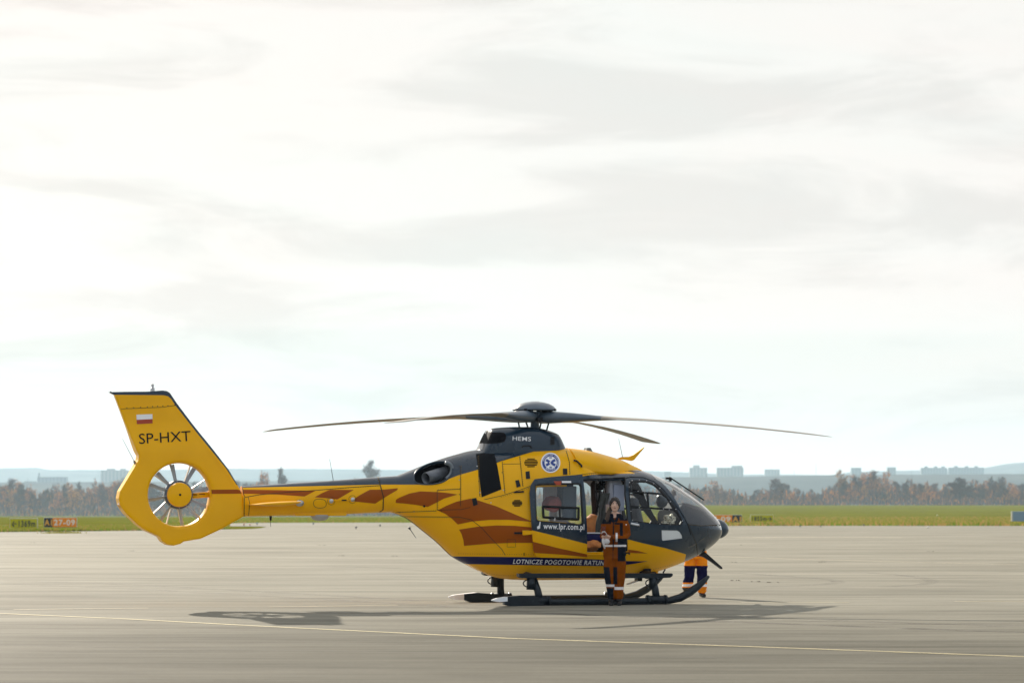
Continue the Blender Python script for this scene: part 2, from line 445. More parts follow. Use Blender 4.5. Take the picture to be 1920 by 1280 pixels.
class Loft(Surf):
    def __init__(s, top, bot, hw, zc, nu, nl, x0, x1, fit=True, y0=0.0):
        s.x0, s.x1 = x0, x1; s.y0 = y0
        s.hw = pchip(*zip(*hw)); s.zc_ = pchip(*zip(*zc)); s.nu = pchip(*zip(*nu)); s.nl = pchip(*zip(*nl))
        tp = np.array(top, float); bp = np.array(bot, float)
        tx, tz = P(tp[:, 0], tp[:, 1], -y0); bx, bz = P(bp[:, 0], bp[:, 1], -y0)
        s.top = pchip(tx, tz); s.bot = pchip(bx, bz)
        tz0, bz0 = tz.copy(), bz.copy()
        if fit:
            phi = np.concatenate([s.phis(14)]); xs = np.linspace(x0, x1, 160)
            for it in range(7):
                X, PH = np.meshgrid(xs, phi)
                for which in (0, 1):
                    tgt = tp if which == 0 else bp
                    best = None
                    for side in (-1, 1):
                        w, z = s.surf(X, PH); pxx, pyy = project(X, y0+side*w, z)
                        for r in range(len(phi)):
                            o = np.argsort(pxx[r]); v = np.interp(tgt[:, 0], pxx[r][o], pyy[r][o], left=np.nan, right=np.nan)
                            if best is None: best = v
                            else: best = np.fmin(best, v) if which == 0 else np.fmax(best, v)
                    res = np.nan_to_num(tgt[:, 1]-best); res[tgt[:, 0] > 1338] = 0
                    dz = -res*HY/F*0.8
                    if which == 0: tz = np.clip(tz+dz, tz0-0.14, tz0+0.14); s.top = pchip(tx, tz)
                    else: bz = np.clip(bz+dz, bz0-0.14, bz0+0.14); s.bot = pchip(bx, bz)
    @staticmethod
    def phis(n):
        a = np.linspace(0, pi/2, n); r = (np.cos(a)**2.5+np.sin(a)**2.5)**(-1/2.5)
        p = np.arcsin(np.clip(r*np.sin(a), 0, 1)**1.25)
        return np.concatenate([-p[:0:-1], p])
    def zc(s, x): 
        t, b = s.top(x), s.bot(x)
        return b + (t-b)*s.zc_(x)
    def surf(s, x, phi):
        sn, cs = np.sin(phi), np.abs(np.cos(phi)); zc = s.zc(x)
        n = np.where(sn >= 0, s.nu(x), s.nl(x)); h = np.where(sn >= 0, s.top(x)-zc, zc-s.bot(x))
        return s.hw(x)*cs**(2/n), zc + np.sign(sn)*h*np.abs(sn)**(2/n)
    def tt(s, x, z):
        zc = s.zc(x); up = z >= zc
        n = np.where(up, s.nu(x), s.nl(x)); h = np.maximum(np.where(up, s.top(x)-zc, zc-s.bot(x)), 1e-5)
        return np.clip((z-zc)/h, -1, 1), n
    def W(s, x, z):
        t, n = s.tt(x, z); return s.hw(x)*(1-np.abs(t)**n)**(1/n)
    def phi(s, x, z):
        t, n = s.tt(x, z); return np.sign(t)*np.arcsin(np.abs(t)**(n/2))
    def to2(s, px, py):
        w = s.hw(P(px, py, 0.5)[0])*0.9
        for _ in range(60):
            x, z = P(px, py, w-s.y0); x = np.clip(x, s.x0, s.x1); w = 0.6*w+0.4*s.W(x, z)
        x, z = P(px, py, w-s.y0); x = np.clip(x, s.x0, s.x1)
        return np.c_[x, s.phi(x, z)]
    def to2far(s, px, py):
        w = s.hw(P(px, py, -0.5)[0])*0.9
        for _ in range(60):
            x, z = P(px, py, -w); x = np.clip(x, s.x0, s.x1); w = 0.6*w+0.4*s.W(x, z)
        x, z = P(px, py, -w); return np.c_[np.clip(x, s.x0, s.x1), s.phi(x, z)]
    def normal(s, q, side=-1):
        x, ph = q[:, 0], q[:, 1]; w, z = s.surf(x, ph)
        def f(x_, w_, z_):
            zc = s.zc(x_); n = np.where(ph >= 0, s.nu(x_), s.nl(x_)); h = np.maximum(np.where(ph >= 0, s.top(x_)-zc, zc-s.bot(x_)), 1e-4)
            return (np.abs(w_)/np.maximum(s.hw(x_), 1e-4))**n + (np.abs(z_-zc)/h)**n
        zc = s.zc(x); n = np.where(ph >= 0, s.nu(x), s.nl(x)); h = np.maximum(np.where(ph >= 0, s.top(x)-zc, zc-s.bot(x)), 1e-4); hw = np.maximum(s.hw(x), 1e-4)
        gw = n/hw*(w/hw)**(n-1); gz = n/h*np.sign(z-zc)*(np.abs(z-zc)/h)**(n-1)
        e = 2e-3; xa = np.clip(x-e, s.x0, s.x1); xb = np.clip(x+e, s.x0, s.x1)
        gx = (f(xb, w, z)-f(xa, w, z))/np.maximum(xb-xa, 1e-6)
        g = np.c_[gx, side*gw, gz]; return g/np.maximum(np.linalg.norm(g, axis=1), 1e-9)[:, None]
    def pos(s, q, side=-1, off=0.0):
        w, z = s.surf(q[:, 0], q[:, 1]); p = np.c_[q[:, 0], s.y0+side*w, z]
        if off: p = p + s.normal(q, side)*off
        if off: # keep the centre line closed
            pass
        return p
    def mesh2(s, nx, nphi, regions, xs=None):
        xs = np.linspace(s.x0, s.x1, nx) if xs is None else xs
        ph = s.phis(nphi)
        X, PH = np.meshgrid(xs[1:-1], ph[1:-1])
        bound = [(x, -pi/2) for x in xs] + [(s.x1, p) for p in ph[1:-1]] + [(x, pi/2) for x in xs[::-1]] + [(s.x0, p) for p in ph[-2:0:-1]]
        return s.cdt(np.c_[X.ravel(), PH.ravel()], bound, regions, 0.012)
    def region(s, poly, step=4.0, smooth=0):
        if smooth: poly = smoothp(poly, smooth)
        return s.to2(*np.array(dens(poly, step)).T)

class Plate(Surf):
    """flat part standing along the heli's axis, half thickness T(x, z)"""
    def __init__(s, outline, T, y0=0.0, soft=0.03, w0=None):
        s.T, s.y0, s.soft = T, y0, soft
        o = np.array(dens(outline, 3.0)); s.out = np.c_[P(o[:, 0], o[:, 1], (w0 if w0 is not None else 0.12)-y0)]
        s.w0 = w0 if w0 is not None else 0.12
    def d_edge(s, q):
        best = np.full(len(q), 9e9); n = len(s.out)
        loops = [s.out]+getattr(s, 'holes', [])
        for lp in loops:
            for i in range(len(lp)):
                a, b = lp[i], lp[(i+1) % len(lp)]; ab = b-a; L2 = ab@ab
                if L2 < 1e-12: continue
                t = np.clip(((q-a)@ab)/L2, 0, 1); best = np.minimum(best, np.hypot(*((q-a)-t[:, None]*ab).T))
        return best
    def w(s, q):
        d = np.clip(s.d_edge(q)/s.soft, 0, 1)
        return np.maximum(s.T(q[:, 0], q[:, 1])-s.soft*0.6*(1-np.sqrt(1-(1-d)**2)), 0.01)
    def to2(s, px, py):
        w = np.full(len(np.atleast_1d(px)), s.w0)
        for _ in range(4):
            q = np.c_[P(px, py, w-s.y0)]; w = s.T(q[:, 0], q[:, 1])
        return q
    def pos(s, q, side=-1, off=0.0):
        return np.c_[q[:, 0], s.y0+side*(s.w(q)+off), q[:, 1]]
    def normal(s, q, side=-1):
        e = 0.004; w = s.w(q)
        gx = (s.w(q+[e, 0])-s.w(q-[e, 0]))/(2*e); gz = (s.w(q+[0, e])-s.w(q-[0, e]))/(2*e)
        g = np.c_[-gx, np.full(len(q), side*1.0), -gz]; return g/np.linalg.norm(g, axis=1)[:, None]
    def region(s, poly, step=4.0, smooth=0):
        if smooth: poly = smoothp(poly, smooth)
        return s.to2(*np.array(dens(poly, step)).T)

# ------------------------------------------------------------------ the helicopter
heli = thing('rescue_helicopter', 'yellow and dark blue air ambulance helicopter standing on its skids with its side door open', 'helicopter', (HX, HY, 0), YAW)

TOP = [(738,894),(760,885),(800,869),(850,852.5),(892,843),(940,841),(1000,839),(1050,839),(1065,841),(1080,846),(1093,854),(1105,864),(1118,874),(1130,879),(1150,880.5),(1185,880),(1205,882.5),(1225,889),(1250,900),(1275,914),(1300,931),(1320,947),(1335,961),(1345,976),(1350,990),(1351.5,998)]
BOT = [(738,961),(760,970),(790,993),(820,1018),(850,1045),(870,1056),(900,1071),(930,1082),(960,1086),(1000,1087),(1100,1086),(1170,1084),(1190,1081),(1215,1076),(1240,1069),(1265,1060),(1290,1050),(1310,1040),(1330,1027),(1345,1011),(1350,1003),(1351.5,998.5)]
HWB = [(-2.42,.24),(-2.0,.37),(-1.5,.52),(-1.0,.66),(-0.5,.745),(0,.78),(1.5,.785),(1.9,.765),(2.2,.72),(2.5,.64),(2.75,.54),(2.95,.42),(3.08,.31),(3.15,.22),(3.19,.14),(3.215,.04)]
body = Loft(TOP, BOT, HWB,
            zc=[(-2.4,.48),(-1.5,.55),(-0.5,.45),(0.5,.40),(1.1,.42),(1.25,.52),(2.4,.5),(3.0,.5),(3.2,.5)],
            nu=[(-2.4,2.2),(-1.2,2.2),(0,2.5),(0.9,2.6),(1.3,3.0),(2.0,2.7),(2.6,2.2),(3.2,2.0)],
            nl=[(-2.4,2.1),(-1,2.2),(0,2.6),(1.5,2.6),(2.6,2.1),(3.2,2.0)],
            x0=-2.40, x1=3.21)

def build_body():
    R = []; A = []
    def reg(poly, action, smooth=0, side='both', step=4.0, raw=None):
        R.append(np.asarray(raw) if raw is not None else body.region(poly, step, smooth)); A.append((action, side))
    # livery
    reg([(716,908),(814,908),(861,890),(898,879.6),(939,864.5),(977,853),(1006,844.6),(1030,841),(1062,836),(1062,815),(900,815),(716,860)], 'navy')
    reg(c3([(55,690),(120,652),(200,618),(290,600),(420,605),(510,613),(590,625),(480,658),(420,690),(350,725),(250,708),(150,697)]), 'brown')
    reg(c3([(428,752),(500,715),(580,682),(690,658),(740,668),(900,720),(1050,785),(1195,845),(1000,828),(850,828),(700,842),(590,865),(545,820),(490,780)]), 'brown')
    reg(c3([(600,905),(750,882),(900,872),(1050,875),(1240,893),(1240,1012),(1050,1012),(850,1018),(640,1036),(635,990),(620,940)]), 'brown')
    reg([(1168,1028),(1196,1032),(1215,1037),(1190,1036.5),(1168,1035)], 'brown')
    reg([(847,1042.4),(999,1044),(1120,1048),(1160,1051),(1215,1051.6),(1190,1056),(1165,1059.5),(1120,1060.5),(999,1059),(866.5,1056.7)], 'blue')
    up = body.to2(*np.array(dens([(1062,897.5),(1085,893.5),(1110,889.5),(1150,887.5),(1191,887.5),(1184,884.5)], 4, False)).T)
    dn = body.to2(*np.array(dens([(1286,1038.5),(1247.5,1027),(1203.7,1017.5),(1179.7,1011),(1090,990),(1062,985)], 4, False)).T)
    xa = up[-1, 0]; xb = dn[0, 0]
    mid = [(xa-.03, p_) for p_ in np.linspace(up[-1, 1]+.05, pi/2+.02, 8)]+[(3.3, pi/2+.02), (3.3, -pi/2-.02), (xb+.12, -pi/2-.02)]
    mid += [(xb+.12+(0-.12)*t, -pi/2+(dn[0, 1]+pi/2)*t) for t in (.3,.6,.85)]
    reg(None, 'navy', raw=np.vstack([up, mid, dn]))
    reg([(892,850.3),(926,845.6),(933,875),(940.3,917),(903,932),(898,892)], 'grille')
    # exhaust mouth
    reg(EXH, 'hole_exhaust', smooth=2, side='near'); reg(EXH, 'frame', smooth=2, side='far')
    # openings
    reg([(1075,902.5),(1110,900),(1172,897.5),(1175,960),(1178,1034),(1080,1036)], 'hole_door', side='near')
    AFTW = c4([(232,392),(300,383),(640,378),(668,395),(688,735),(655,752),(290,722),(245,712)])
    aft = body.region(AFTW, 4, 1)
    reg(None, 'pane_aft', raw=aft)
    reg(None, 'pane_fwd', side='far', raw=body.to2far(*np.array(dens(smoothp([(1052,901),(1111,898),(1112,980),(1056,984)], 2), 4)).T))
    # cockpit door window: black frame then four panes
    reg(c9([(175,400),(225,360),(480,365),(620,415),(725,500),(835,640),(965,800),(1102,1050),(1092,1118),(1040,1142),(600,1118),(222,1072),(205,1000),(180,700),(165,500)]), 'frame', smooth=1)
    for k, pl in enumerate(([(212,545),(205,420),(265,386),(475,386),(605,440),(685,512),(748,582)],
               [(190,566),(482,585),(505,820),(208,795)],
               [(512,590),(755,606),(830,668),(935,850),(530,825)],
               [(222,850),(400,846),(955,885),(1080,1062),(1050,1118),(600,1098),(235,1055)])):
        reg(c9(pl), 'pane_cockpit%d' % k)
    # windshield and lower nose window
    wl = body.to2(*np.array(dens([(1341,985.5),(1330,986),(1313,985),(1291,982),(1284,968),(1272,946),(1259,924.5),(1249,912),(1240,903.5),(1231,898.5)], 4, False)).T)
    xw0 = wl[-1, 0]; xw1 = 3.205
    top_ = [(xw0-.02, p_) for p_ in np.linspace(wl[-1, 1]+.08, pi/2+.02, 8)]+[(xw1, pi/2+.02), (xw1, .02)]
    reg(None, 'pane_wind', raw=np.vstack([wl, top_]))
    reg(c5([(368,610),(500,612),(522,624),(542,655),(545,680),(380,700),(372,692)]), 'pane_chin')
    # thin dark post down the middle of the windshield
    xs = np.linspace(2.26, 3.16, 40)
    post = [(x, pi/2) for x in xs] + [(x, body.phi(x, body.top(x)) - 0.0 - (0.035/max(body.hw(x), .1))**1.25) for x in xs[::-1]]
    reg(None, 'frame', raw=post)
    xs = np.concatenate([np.linspace(-2.40, 2.7, 92), 3.21-0.51*(1-np.linspace(0, 1, 22)[1:])**2.0])
    pts, tris, rg = body.mesh2(0, 22, R, xs)
    mats = [YEL, NAVY, BRN, BLUE, BLK, MESHB, LINER, DARKIN]
    mi = dict(yellow=0, navy=1, brown=2, blue=3, frame=4, grille=5)
    allV, allF, allM, allN = [], [], [], []; nb = 0
    for side in (-1, 1):
        tag_ = 'near' if side == -1 else 'far'
        eff = np.full(len(tris), 'yellow', object)
        cen = pts[tris].mean(1)
        for r, (act, sd_) in zip(R, A):
            if sd_ in ('both', tag_): eff[inpoly(cen, r)] = act
        eff[rg == -2] = 'hole'
        solid = np.array([not (e.startswith('hole') or e.startswith('pane')) for e in eff])
        T = tris[solid]; M = np.array([mi[e] for e in eff[solid]])
        V = body.pos(pts, side, 0); Nn = body.normal(pts, side)
        a, b, c = V[T[:, 0]], V[T[:, 1]], V[T[:, 2]]
        fl = np.einsum('ij,ij->i', np.cross(b-a, c-a), Nn[T].mean(1)) < 0
        T = np.where(fl[:, None], T[:, ::-1], T)
        V2 = V - Nn*0.03; V2[:, 1] = np.where(side*V2[:, 1] < 0, 0, V2[:, 1])
        n = len(V)
        inm = np.where(pts[T].mean(1)[:, 0] > 1.72, 7, 6)
        allV += [V, V2]; allN += [Nn, -Nn]
        allF += [tuple(f+nb) for f in T] + [tuple(f[::-1]+n+nb) for f in T]; allM += list(M)+list(inm)
        ed = {}
        for f, m in zip(T, M):
            for i in range(3): ed[(f[i], f[(i+1) % 3])] = m
        RV, RN = [], []; base = nb+2*n
        for (a_, b_), m in ed.items():
            if (b_, a_) in ed or abs(abs(pts[a_, 1])-pi/2) < 2e-3 and abs(abs(pts[b_, 1])-pi/2) < 2e-3: continue
            p = [V[b_], V[a_], V2[a_], V2[b_]]; nn = np.cross(p[1]-p[0], p[2]-p[0]); ln = np.linalg.norm(nn)
            if ln < 1e-10: continue
            k = base+len(RV); RV += p; RN += [nn/ln]*4; allF.append((k, k+1, k+2, k+3)); allM.append(m if m in (4, 1, 0) else 0)
        if RV: allV.append(np.array(RV)); allN.append(np.array(RN))
        nb = base+len(RV)
        # the panes
        groups = {}
        for e in set(eff):
            if e.startswith('pane'): groups[e] = tris[eff == e]
        for e, t in sorted(groups.items()):
            nm = {'pane_wind': 'windshield', 'pane_chin': 'nose_window'}.get(e, 'window_pane')
            o = body.emit(nm, pts, t, GLASSD if e in ('pane_wind',) else (CHIN if e == 'pane_chin' else GLASS), heli, -0.006, 0, side)
    o = mob('fuselage', np.vstack(allV), allF, mats, heli, allM, normals=np.vstack(allN))
    return o
EXH = c3([(236,478),(262,432),(330,388),(420,362),(500,362),(545,385),(552,430),(535,480),(480,525),(400,545),(300,545),(248,530)])
CHIN = pbr('nose_window_reflection', (0.75, 0.80, 0.82), 0.25, coat=.6)  # pale base colour paints in the bright reflection on the nose window
body_obj = build_body()

# --- panel gaps, latches, vents, handles on the fuselage
def gap(c, closed=False, r=0.0045): body.line('panel_seam', c, r, LINE, heli, 0.0, closed)
gap([(1204,882),(1150,884),(1105,887),(1060,893),(1010,905),(975,918),(940,929),(908,936)])
gap(c3([(610,400),(612,560),(612,720)])); gap(c3([(425,750),(425,592),(612,582)])); gap(c3([(425,750),(620,745),(690,728)]))
gap(c3([(750,320),(765,640)])); gap(c3([(945,365),(966,615)])); gap(c3([(1085,320),(1110,560)])); gap(c3([(950,382),(1098,380)]))
gap(c3([(85,800),(600,805),(700,828),(780,890),(870,990),(940,1060),(970,1110)]))
gap(c3([(70,770),(420,757)])); gap(c3([(120,832),(160,840),(240,890),(350,980),(470,1080),(540,1128)]), r=0.009)
gap(c4([(545,30),(575,140),(580,260)])); gap(c3([(985,985),(1052,985),(1052,1045),(985,1045)]), True, 0.003)
gap(c3([(430,1050),(470,1050)])) if False else None
gap(c4([(225,1080),(330,1100)])) if False else None
gap([(1291,982),(1298,1000),(1306,1020),(1308,1040)]); gap([(1180,1011),(1182,1050)]) if False else None
gap(c5([(590,560),(700,572),(870,565)]), r=0.008)
for pts_ in (c3([(703,658),(738,652),(750,705),(715,718)]), c3([(1050,515),(1078,510),(1092,560),(1062,570)]),
             c3([(1132,445),(1163,440),(1168,498),(1136,502)]), c4([(508,205),(550,205),(552,262),(510,264)])):
    body.decal('latch', pts_, BLK, heli, 0.012, 2.0, 0.012)
for cx_, cy_, rx_, ry_, n_ in ((995.6, 867.3, 12.6, 8.6, 6), (969.6, 942.9, 9.5, 6.3, 5)):
    for k in range(n_):
        t = -1+2*(k+0.5)/n_; yy = cy_+t*ry_; hx = rx_*sqrt(1-t*t)
        body.line('vent_slot', [(cx_-hx, yy), (cx_+hx, yy-0.2)], 0.009, BLKD, heli, 0.002)
body.line('handle', c3([(1040,608),(1118,603)]), 0.014, BLK, heli, 0.012)
body.line('handle', c4([(612,132),(640,138),(688,182),(688,196)]), 0.016, BLK, heli, 0.03)
body.text('lettering', 'E', (981.5, 1040.5), 7, BLKD, heli, bold=0.01)
body.text('lettering', 'LOTNICZE POGOTOWIE RATUNKOWE', (961.5, 1055.6), 11.6, WHT, heli, ang=0.9, shear=0.25, bold=0.022, ext=207, off=0.007)
for k, (x_, y_) in enumerate(c3([(603,400),(603,510),(603,625),(745,400),(758,520),(768,610),(945,450),(955,590),(460,760),(240,760),(125,768),(855,690)])):
    body.decal('rivet', [(x_+1.1*cos(a), y_+1.1*sin(a)) for a in np.linspace(0, 2*pi, 7)[:-1]], STEEL if k % 2 else LINE, heli, 0.004, 2)
# small dark hole and square port in the rear livery
body.decal('port_hole', [(c3([(322,718)])[0][0]+2.3*cos(a), c3([(322,718)])[0][1]+2.3*sin(a)) for a in np.linspace(0, 2*pi, 14)[:-1]], BLKD, heli, 0.004, 2)

def rivets(surf, path, step=4.5, r=0.75, mat=None, off=0.003):
    q = dens(path, step, False); V, Fc = [], []
    for x_, y_ in q:
        a = surf.to2(np.array([x_+r*cos(t) for t in np.linspace(0, 2*pi, 7)[:-1]]), np.array([y_+r*sin(t) for t in np.linspace(0, 2*pi, 7)[:-1]]))
        b = len(V); V += list(surf.pos(a, -1, off)); Fc.append(tuple(range(b, b+6)))
    o = mob('rivet_row', V, Fc, mat or RIV, heli, smooth=False); o['kind'] = 'stuff'
RIV = pbr('rivet_dull', (.22, .13, .01), .6, spec=.2)
for q in (c3([(618,400),(618,560),(618,715)]), c3([(757,320),(772,640)]), c3([(951,365),(972,612)]), c3([(1091,325),(1116,556)]), c3([(432,598),(432,745)]),
          c3([(435,586),(606,577)]), c3([(75,764),(415,751)]), c4([(540,30),(569,140),(574,255)]), [(1150,886),(1105,889),(1060,895.5),(1010,907.5),(975,920.5),(940,931.5)],
          c3([(95,806),(595,811),(690,832)]), [(870,1066),(940,1078),(1100,1079),(1200,1072),(1260,1058)], [(860,1037),(960,1038.5),(1000,1039)]):
    rivets(body, q)
# roundel
def roundel():
    cx_, cy_ = 1032.2, 867.4; rx, ry = 18.2, 18.8
    def ell(r, n=48, k=1): return [(cx_+rx*r*cos(a), cy_+ry*r*sin(a)) for a in np.linspace(0, 2*pi, n+1)[:-1]]
    root = body.decal('emblem', ell(1.0), WHT, heli, 0.005, 3)
    # blue ring
    a_o = body.to2(*np.array(ell(0.87)).T); a_i = body.to2(*np.array(ell(0.63)).T)
    po = body.pos(a_o, -1, 0.008); pi_ = body.pos(a_i, -1, 0.008); n = len(po)
    mob('emblem_ring', np.vstack([po, pi_]), [(k, (k+1) % n, n+(k+1) % n, n+k) for k in range(n)], BLUE2, root)
    V, Fc, = [], []
    for k in range(3):                       # star of life: three crossed bars
        a = radians(90+60*k); ux, uy = cos(a), -sin(a); vx, vy = -uy, ux
        l, h = 0.54, 0.125
        q = [(cx_+rx*(s1*l*ux+s2*h*vx), cy_+ry*(s1*l*uy+s2*h*vy)) for s1, s2 in ((-1,-1),(1,-1),(1,1),(-1,1))]
        b = len(V); V += list(body.pos(body.to2(*np.array(q).T), -1, 0.008+0.0008*k)); Fc.append((b, b+1, b+2, b+3))
    mob('emblem_star', V, Fc, BLUE2, root, smooth=False)
    sn = [(cx_+rx*(0.085*sin(t*9)), cy_+ry*(-0.42+0.84*t)) for t in np.linspace(0, 1, 18)]
    body.line('emblem_snake', sn, 0.008, WHT, root, 0.010, step=9)
    for body_t, a0, a1, flip in (('RATOWNICTWO', 168, 70, 0), ('PAŃSTWOWE', 60, -30, 0), ('MEDYCZNE', 228, 312, 1)):
        nch = len(body_t)
        for i, ch in enumerate(body_t):
            a = radians(a0+(a1-a0)*(i+0.5)/nch)
            r = 0.70 if not flip else 0.80
            x_, y_ = cx_+rx*r*cos(a), cy_-ry*r*sin(a)
            rot = 90-math.degrees(a) if not flip else -90-math.degrees(a)
            V, Fc = text_geo(ch, 0, 0.01); V[:, 0] -= V[:, 0].max()/2
            ca, sa = cos(radians(rot)), sin(radians(rot)); s_ = 3.6
            px = x_ + (V[:, 0]*ca + V[:, 1]*sa)*s_*1.0; py = y_ - (V[:, 1]*ca - V[:, 0]*sa)*s_
            mob('lettering', body.pos(body.to2(px, py), -1, 0.010), Fc, WHT, root, smooth=False)
BLUE2 = pbr('emblem_blue', (0.012, 0.05, 0.28), 0.4)
roundel()

# exhaust: dark liner, fairing lip and pipe
def exhaust():
    q = body.region(EXH, 4, 2); p0 = body.pos(q, -1, 0.0); n = len(p0)
    cen = p0.mean(0); V = [p0, cen+(p0-cen)*0.96+[0, .10, 0], cen+(p0-cen)*0.8+[0.02, .30, 0], cen+(p0-cen)*0.2+[0.06, .42, 0]]
    Fc = [(k*n+i, k*n+(i+1) % n, (k+1)*n+(i+1) % n, (k+1)*n+i) for k in range(3) for i in range(n)] + [tuple(3*n+i for i in range(n))]
    mob('exhaust_cavity', np.vstack(V), Fc, DARKIN, heli)
    V, Fc = tube_geo([Vector(p) for p in np.vstack([p0, p0[:1]])], 0.012, 8, False)
    mob('exhaust_lip', V, Fc, NAVY, heli)
    a = np.array(PL(*c3([(440,468)])[0], 0.16)); b = np.array(PL(*c3([(335,497)])[0], 0.30))
    d = (b-a)
    pts_ = [a-d*0.6, a, a+d*0.55, b]
    V, Fc = tube_geo(pts_, [.105, .105, .10, .095], 28, False)
    V2, F2 = tube_geo(pts_, [.095, .095, .09, .085], 28, False)
    nV = len(V); V = V+V2; k = 3*28
    Fc = Fc+[tuple(i+nV for i in f[::-1]) for f in F2]+[(k+i, k+(i+1) % 28, nV+k+(i+1) % 28, nV+k+i) for i in range(28)]
    mob('exhaust_pipe', V, Fc, pbr('exhaust_metal', (0.15, 0.165, 0.19), 0.42, metal=0.3, var=0.3, vscale=7), heli)
    ring = [PL(*p, 0.36) for p in smoothp(c3([(490,372),(530,380),(550,420),(535,470),(500,500)]), 2, False)]
    V, Fc = tube_geo(ring, 0.032, 8); mob('exhaust_guard', V, Fc, GREY, heli)
exhaust()

# --- front cowling wedge on the cabin roof
wedge = Loft([(1058,839),(1075,841),(1100,844.5),(1130,852),(1160,861),(1185,872),(1200,879),(1208,884)],
             [(1058,900),(1208,900)], [(P(1058,850)[0].item(), .60), (P(1100,850)[0].item(), .56), (P(1150,860)[0].item(), .40), (P(1190,875)[0].item(), .16), (P(1208,882)[0].item(), .03)],
             zc=[(0, .3), (3, .3)], nu=[(0, 2.3), (3, 2.0)], nl=[(0, 2), (3, 2)], x0=P(1059,850)[0].item(), x1=P(1208,883)[0].item(), fit=False)
def loft_obj(name, lf, mat, nx=40, nphi=12, parent=None, regions=(), mats=None, both=True, off=0.0):
    R = [r for r, m in regions]
    pts, tris, rg = lf.mesh2(nx, nphi, R)
    m = [mat]+[m for r, m in regions]; out = []
    Vs, Fs, Ms, Ns = [], [], [], []; nb = 0
    for side in (-1, 1):
        V = lf.pos(pts, side, off); Nn = lf.normal(pts, side)
        T = tris[rg > -2]; a, b, c = V[T[:, 0]], V[T[:, 1]], V[T[:, 2]]
        fl = np.einsum('ij,ij->i', np.cross(b-a, c-a), Nn[T].mean(1)) < 0
        T = np.where(fl[:, None], T[:, ::-1], T)
        Vs.append(V); Ns.append(Nn); Fs += [tuple(f+nb) for f in T]; Ms += list(np.maximum(rg[rg > -2], -1)+1); nb += len(V)
    # end caps
    for xe in (lf.x0, lf.x1):
        ph = np.concatenate([lf.phis(nphi)]); w, z = lf.surf(np.full(len(ph), xe), ph)
        ring = [(xe, lf.y0-wi, zi) for wi, zi in zip(w, z)] + [(xe, lf.y0+wi, zi) for wi, zi in zip(w[::-1], z[::-1])][1:-1]
        Vs.append(np.array(ring)); Ns.append(np.tile([1.0 if xe == lf.x1 else -1.0, 0, 0], (len(ring), 1)))
        f = tuple(range(nb, nb+len(ring))); Fs.append(f if xe != lf.x1 else f[::-1]); Ms.append(0); nb += len(ring)
    return mob(name, np.vstack(Vs), Fs, m, parent, Ms, normals=np.vstack(Ns))
loft_obj('front_cowling', wedge, YEL, 30, 12, heli)

# --- pylon fairing under the rotor
px_ = lambda x, y=840: P(x, y)[0].item()
pyl = Loft([(899,842),(904,831),(910,817),(917,804.5),(938,801),(964,800),(993,800),(1018,804.5),(1034,809.5),(1042,814),(1050,828),(1056,842)],
           [(899,856),(1056,856)], [(px_(899), .28), (px_(912), .31), (px_(980), .34), (px_(1035), .31), (px_(1056), .20)],
           zc=[(-3, .12), (3, .12)], nu=[(-3, 3.2), (3, 3.2)], nl=[(-3, 2), (3, 2)], x0=px_(899, 841), x1=px_(1056, 841), fit=False)
loft_obj('rotor_fairing', pyl, NAVY, 50, 14, heli, regions=[
    (pyl.region(c7([(178,490),(238,388),(400,382),(425,405),(430,435),(405,482)]), 4, 1), MESHB),
    (pyl.region(c7([(825,425),(860,425),(865,495),(822,500)]), 4), BLK)])
pyl.line('panel_seam', c7([(170,515),(560,522),(700,530)]), 0.006, BLK, heli, 0.0)
pyl.line('panel_seam', c7([(250,358),(500,345),(640,350),(780,374),(912,412)]), 0.006, BLK, heli, 0.0)
pyl.line('vent_rim', c7([(568,522),(585,505),(640,505),(655,525)]), 0.010, BLK, heli, 0.004)
pyl.text('lettering', 'HEMS', (960.8, 825.2), 11.0, WHT, heli, ang=2.5, bold=0.006, ext=34.5)

# --- tail boom
boom = Loft([(452,911),(500,908.5),(560,904.5),(620,900.5),(700,894.5),(738,892),(765,890)],
            [(452,968),(500,967),(560,966),(620,964.5),(700,961),(738,959.5),(765,958.5)],
            [(px_(452,940), .17), (px_(600,930), .21), (px_(738,925), .25), (px_(765,925), .26)],
            zc=[(-6, .5), (3, .5)], nu=[(-6, 2.2), (3, 2.2)], nl=[(-6, 2.2), (3, 2.2)], x0=px_(452, 940), x1=px_(744, 925))
loft_obj('tail_boom', boom, YEL, 70, 12, heli, regions=[
    (boom.region([(440,914),(456,913.7),(580,911),(711,908),(770,907.8),(770,880),(440,900)]), NAVY),
    (boom.region(cb_([(100,342),(400,347),(640,350),(1030,357),(905,422),(600,400),(380,393),(100,390)])), BRN),
    (boom.region(cb_([(1020,430),(1100,385),(1190,345),(1460,347),(1275,455),(1200,445)])), BRN),
    (boom.region(cb_([(1450,458),(1530,405),(1640,345),(1800,343),(1990,325),(1830,420),(1700,503),(1480,480)])), BRN)])
for q, r in ((cb_([(175,322),(240,430),(400,400),(700,375),(1030,352),(1400,320),(1750,298)]), .005), (cb_([(228,430),(226,640)]), .005),
          (cb_([(272,425),(290,500),(278,635)]), .004), (cb_([(1735,200),(1760,300),(1795,430),(1790,570),(1750,595)]), .008)):
    boom.line('panel_seam', q, r, LINE, heli, 0.0)
for q in (cb_([(233,440),(231,636)]), cb_([(284,505),(272,632)]), cb_([(1727,205),(1752,300),(1787,430),(1782,565)]), cb_([(300,420),(500,396),(900,364),(1400,326),(1730,304)])): rivets(boom, q, 5.0)
boom.line('access_panel', cb_(smoothp([(1005,450),(1145,450),(1155,550),(1010,552)], 2)), 0.004, LINE, heli, 0.0, True)
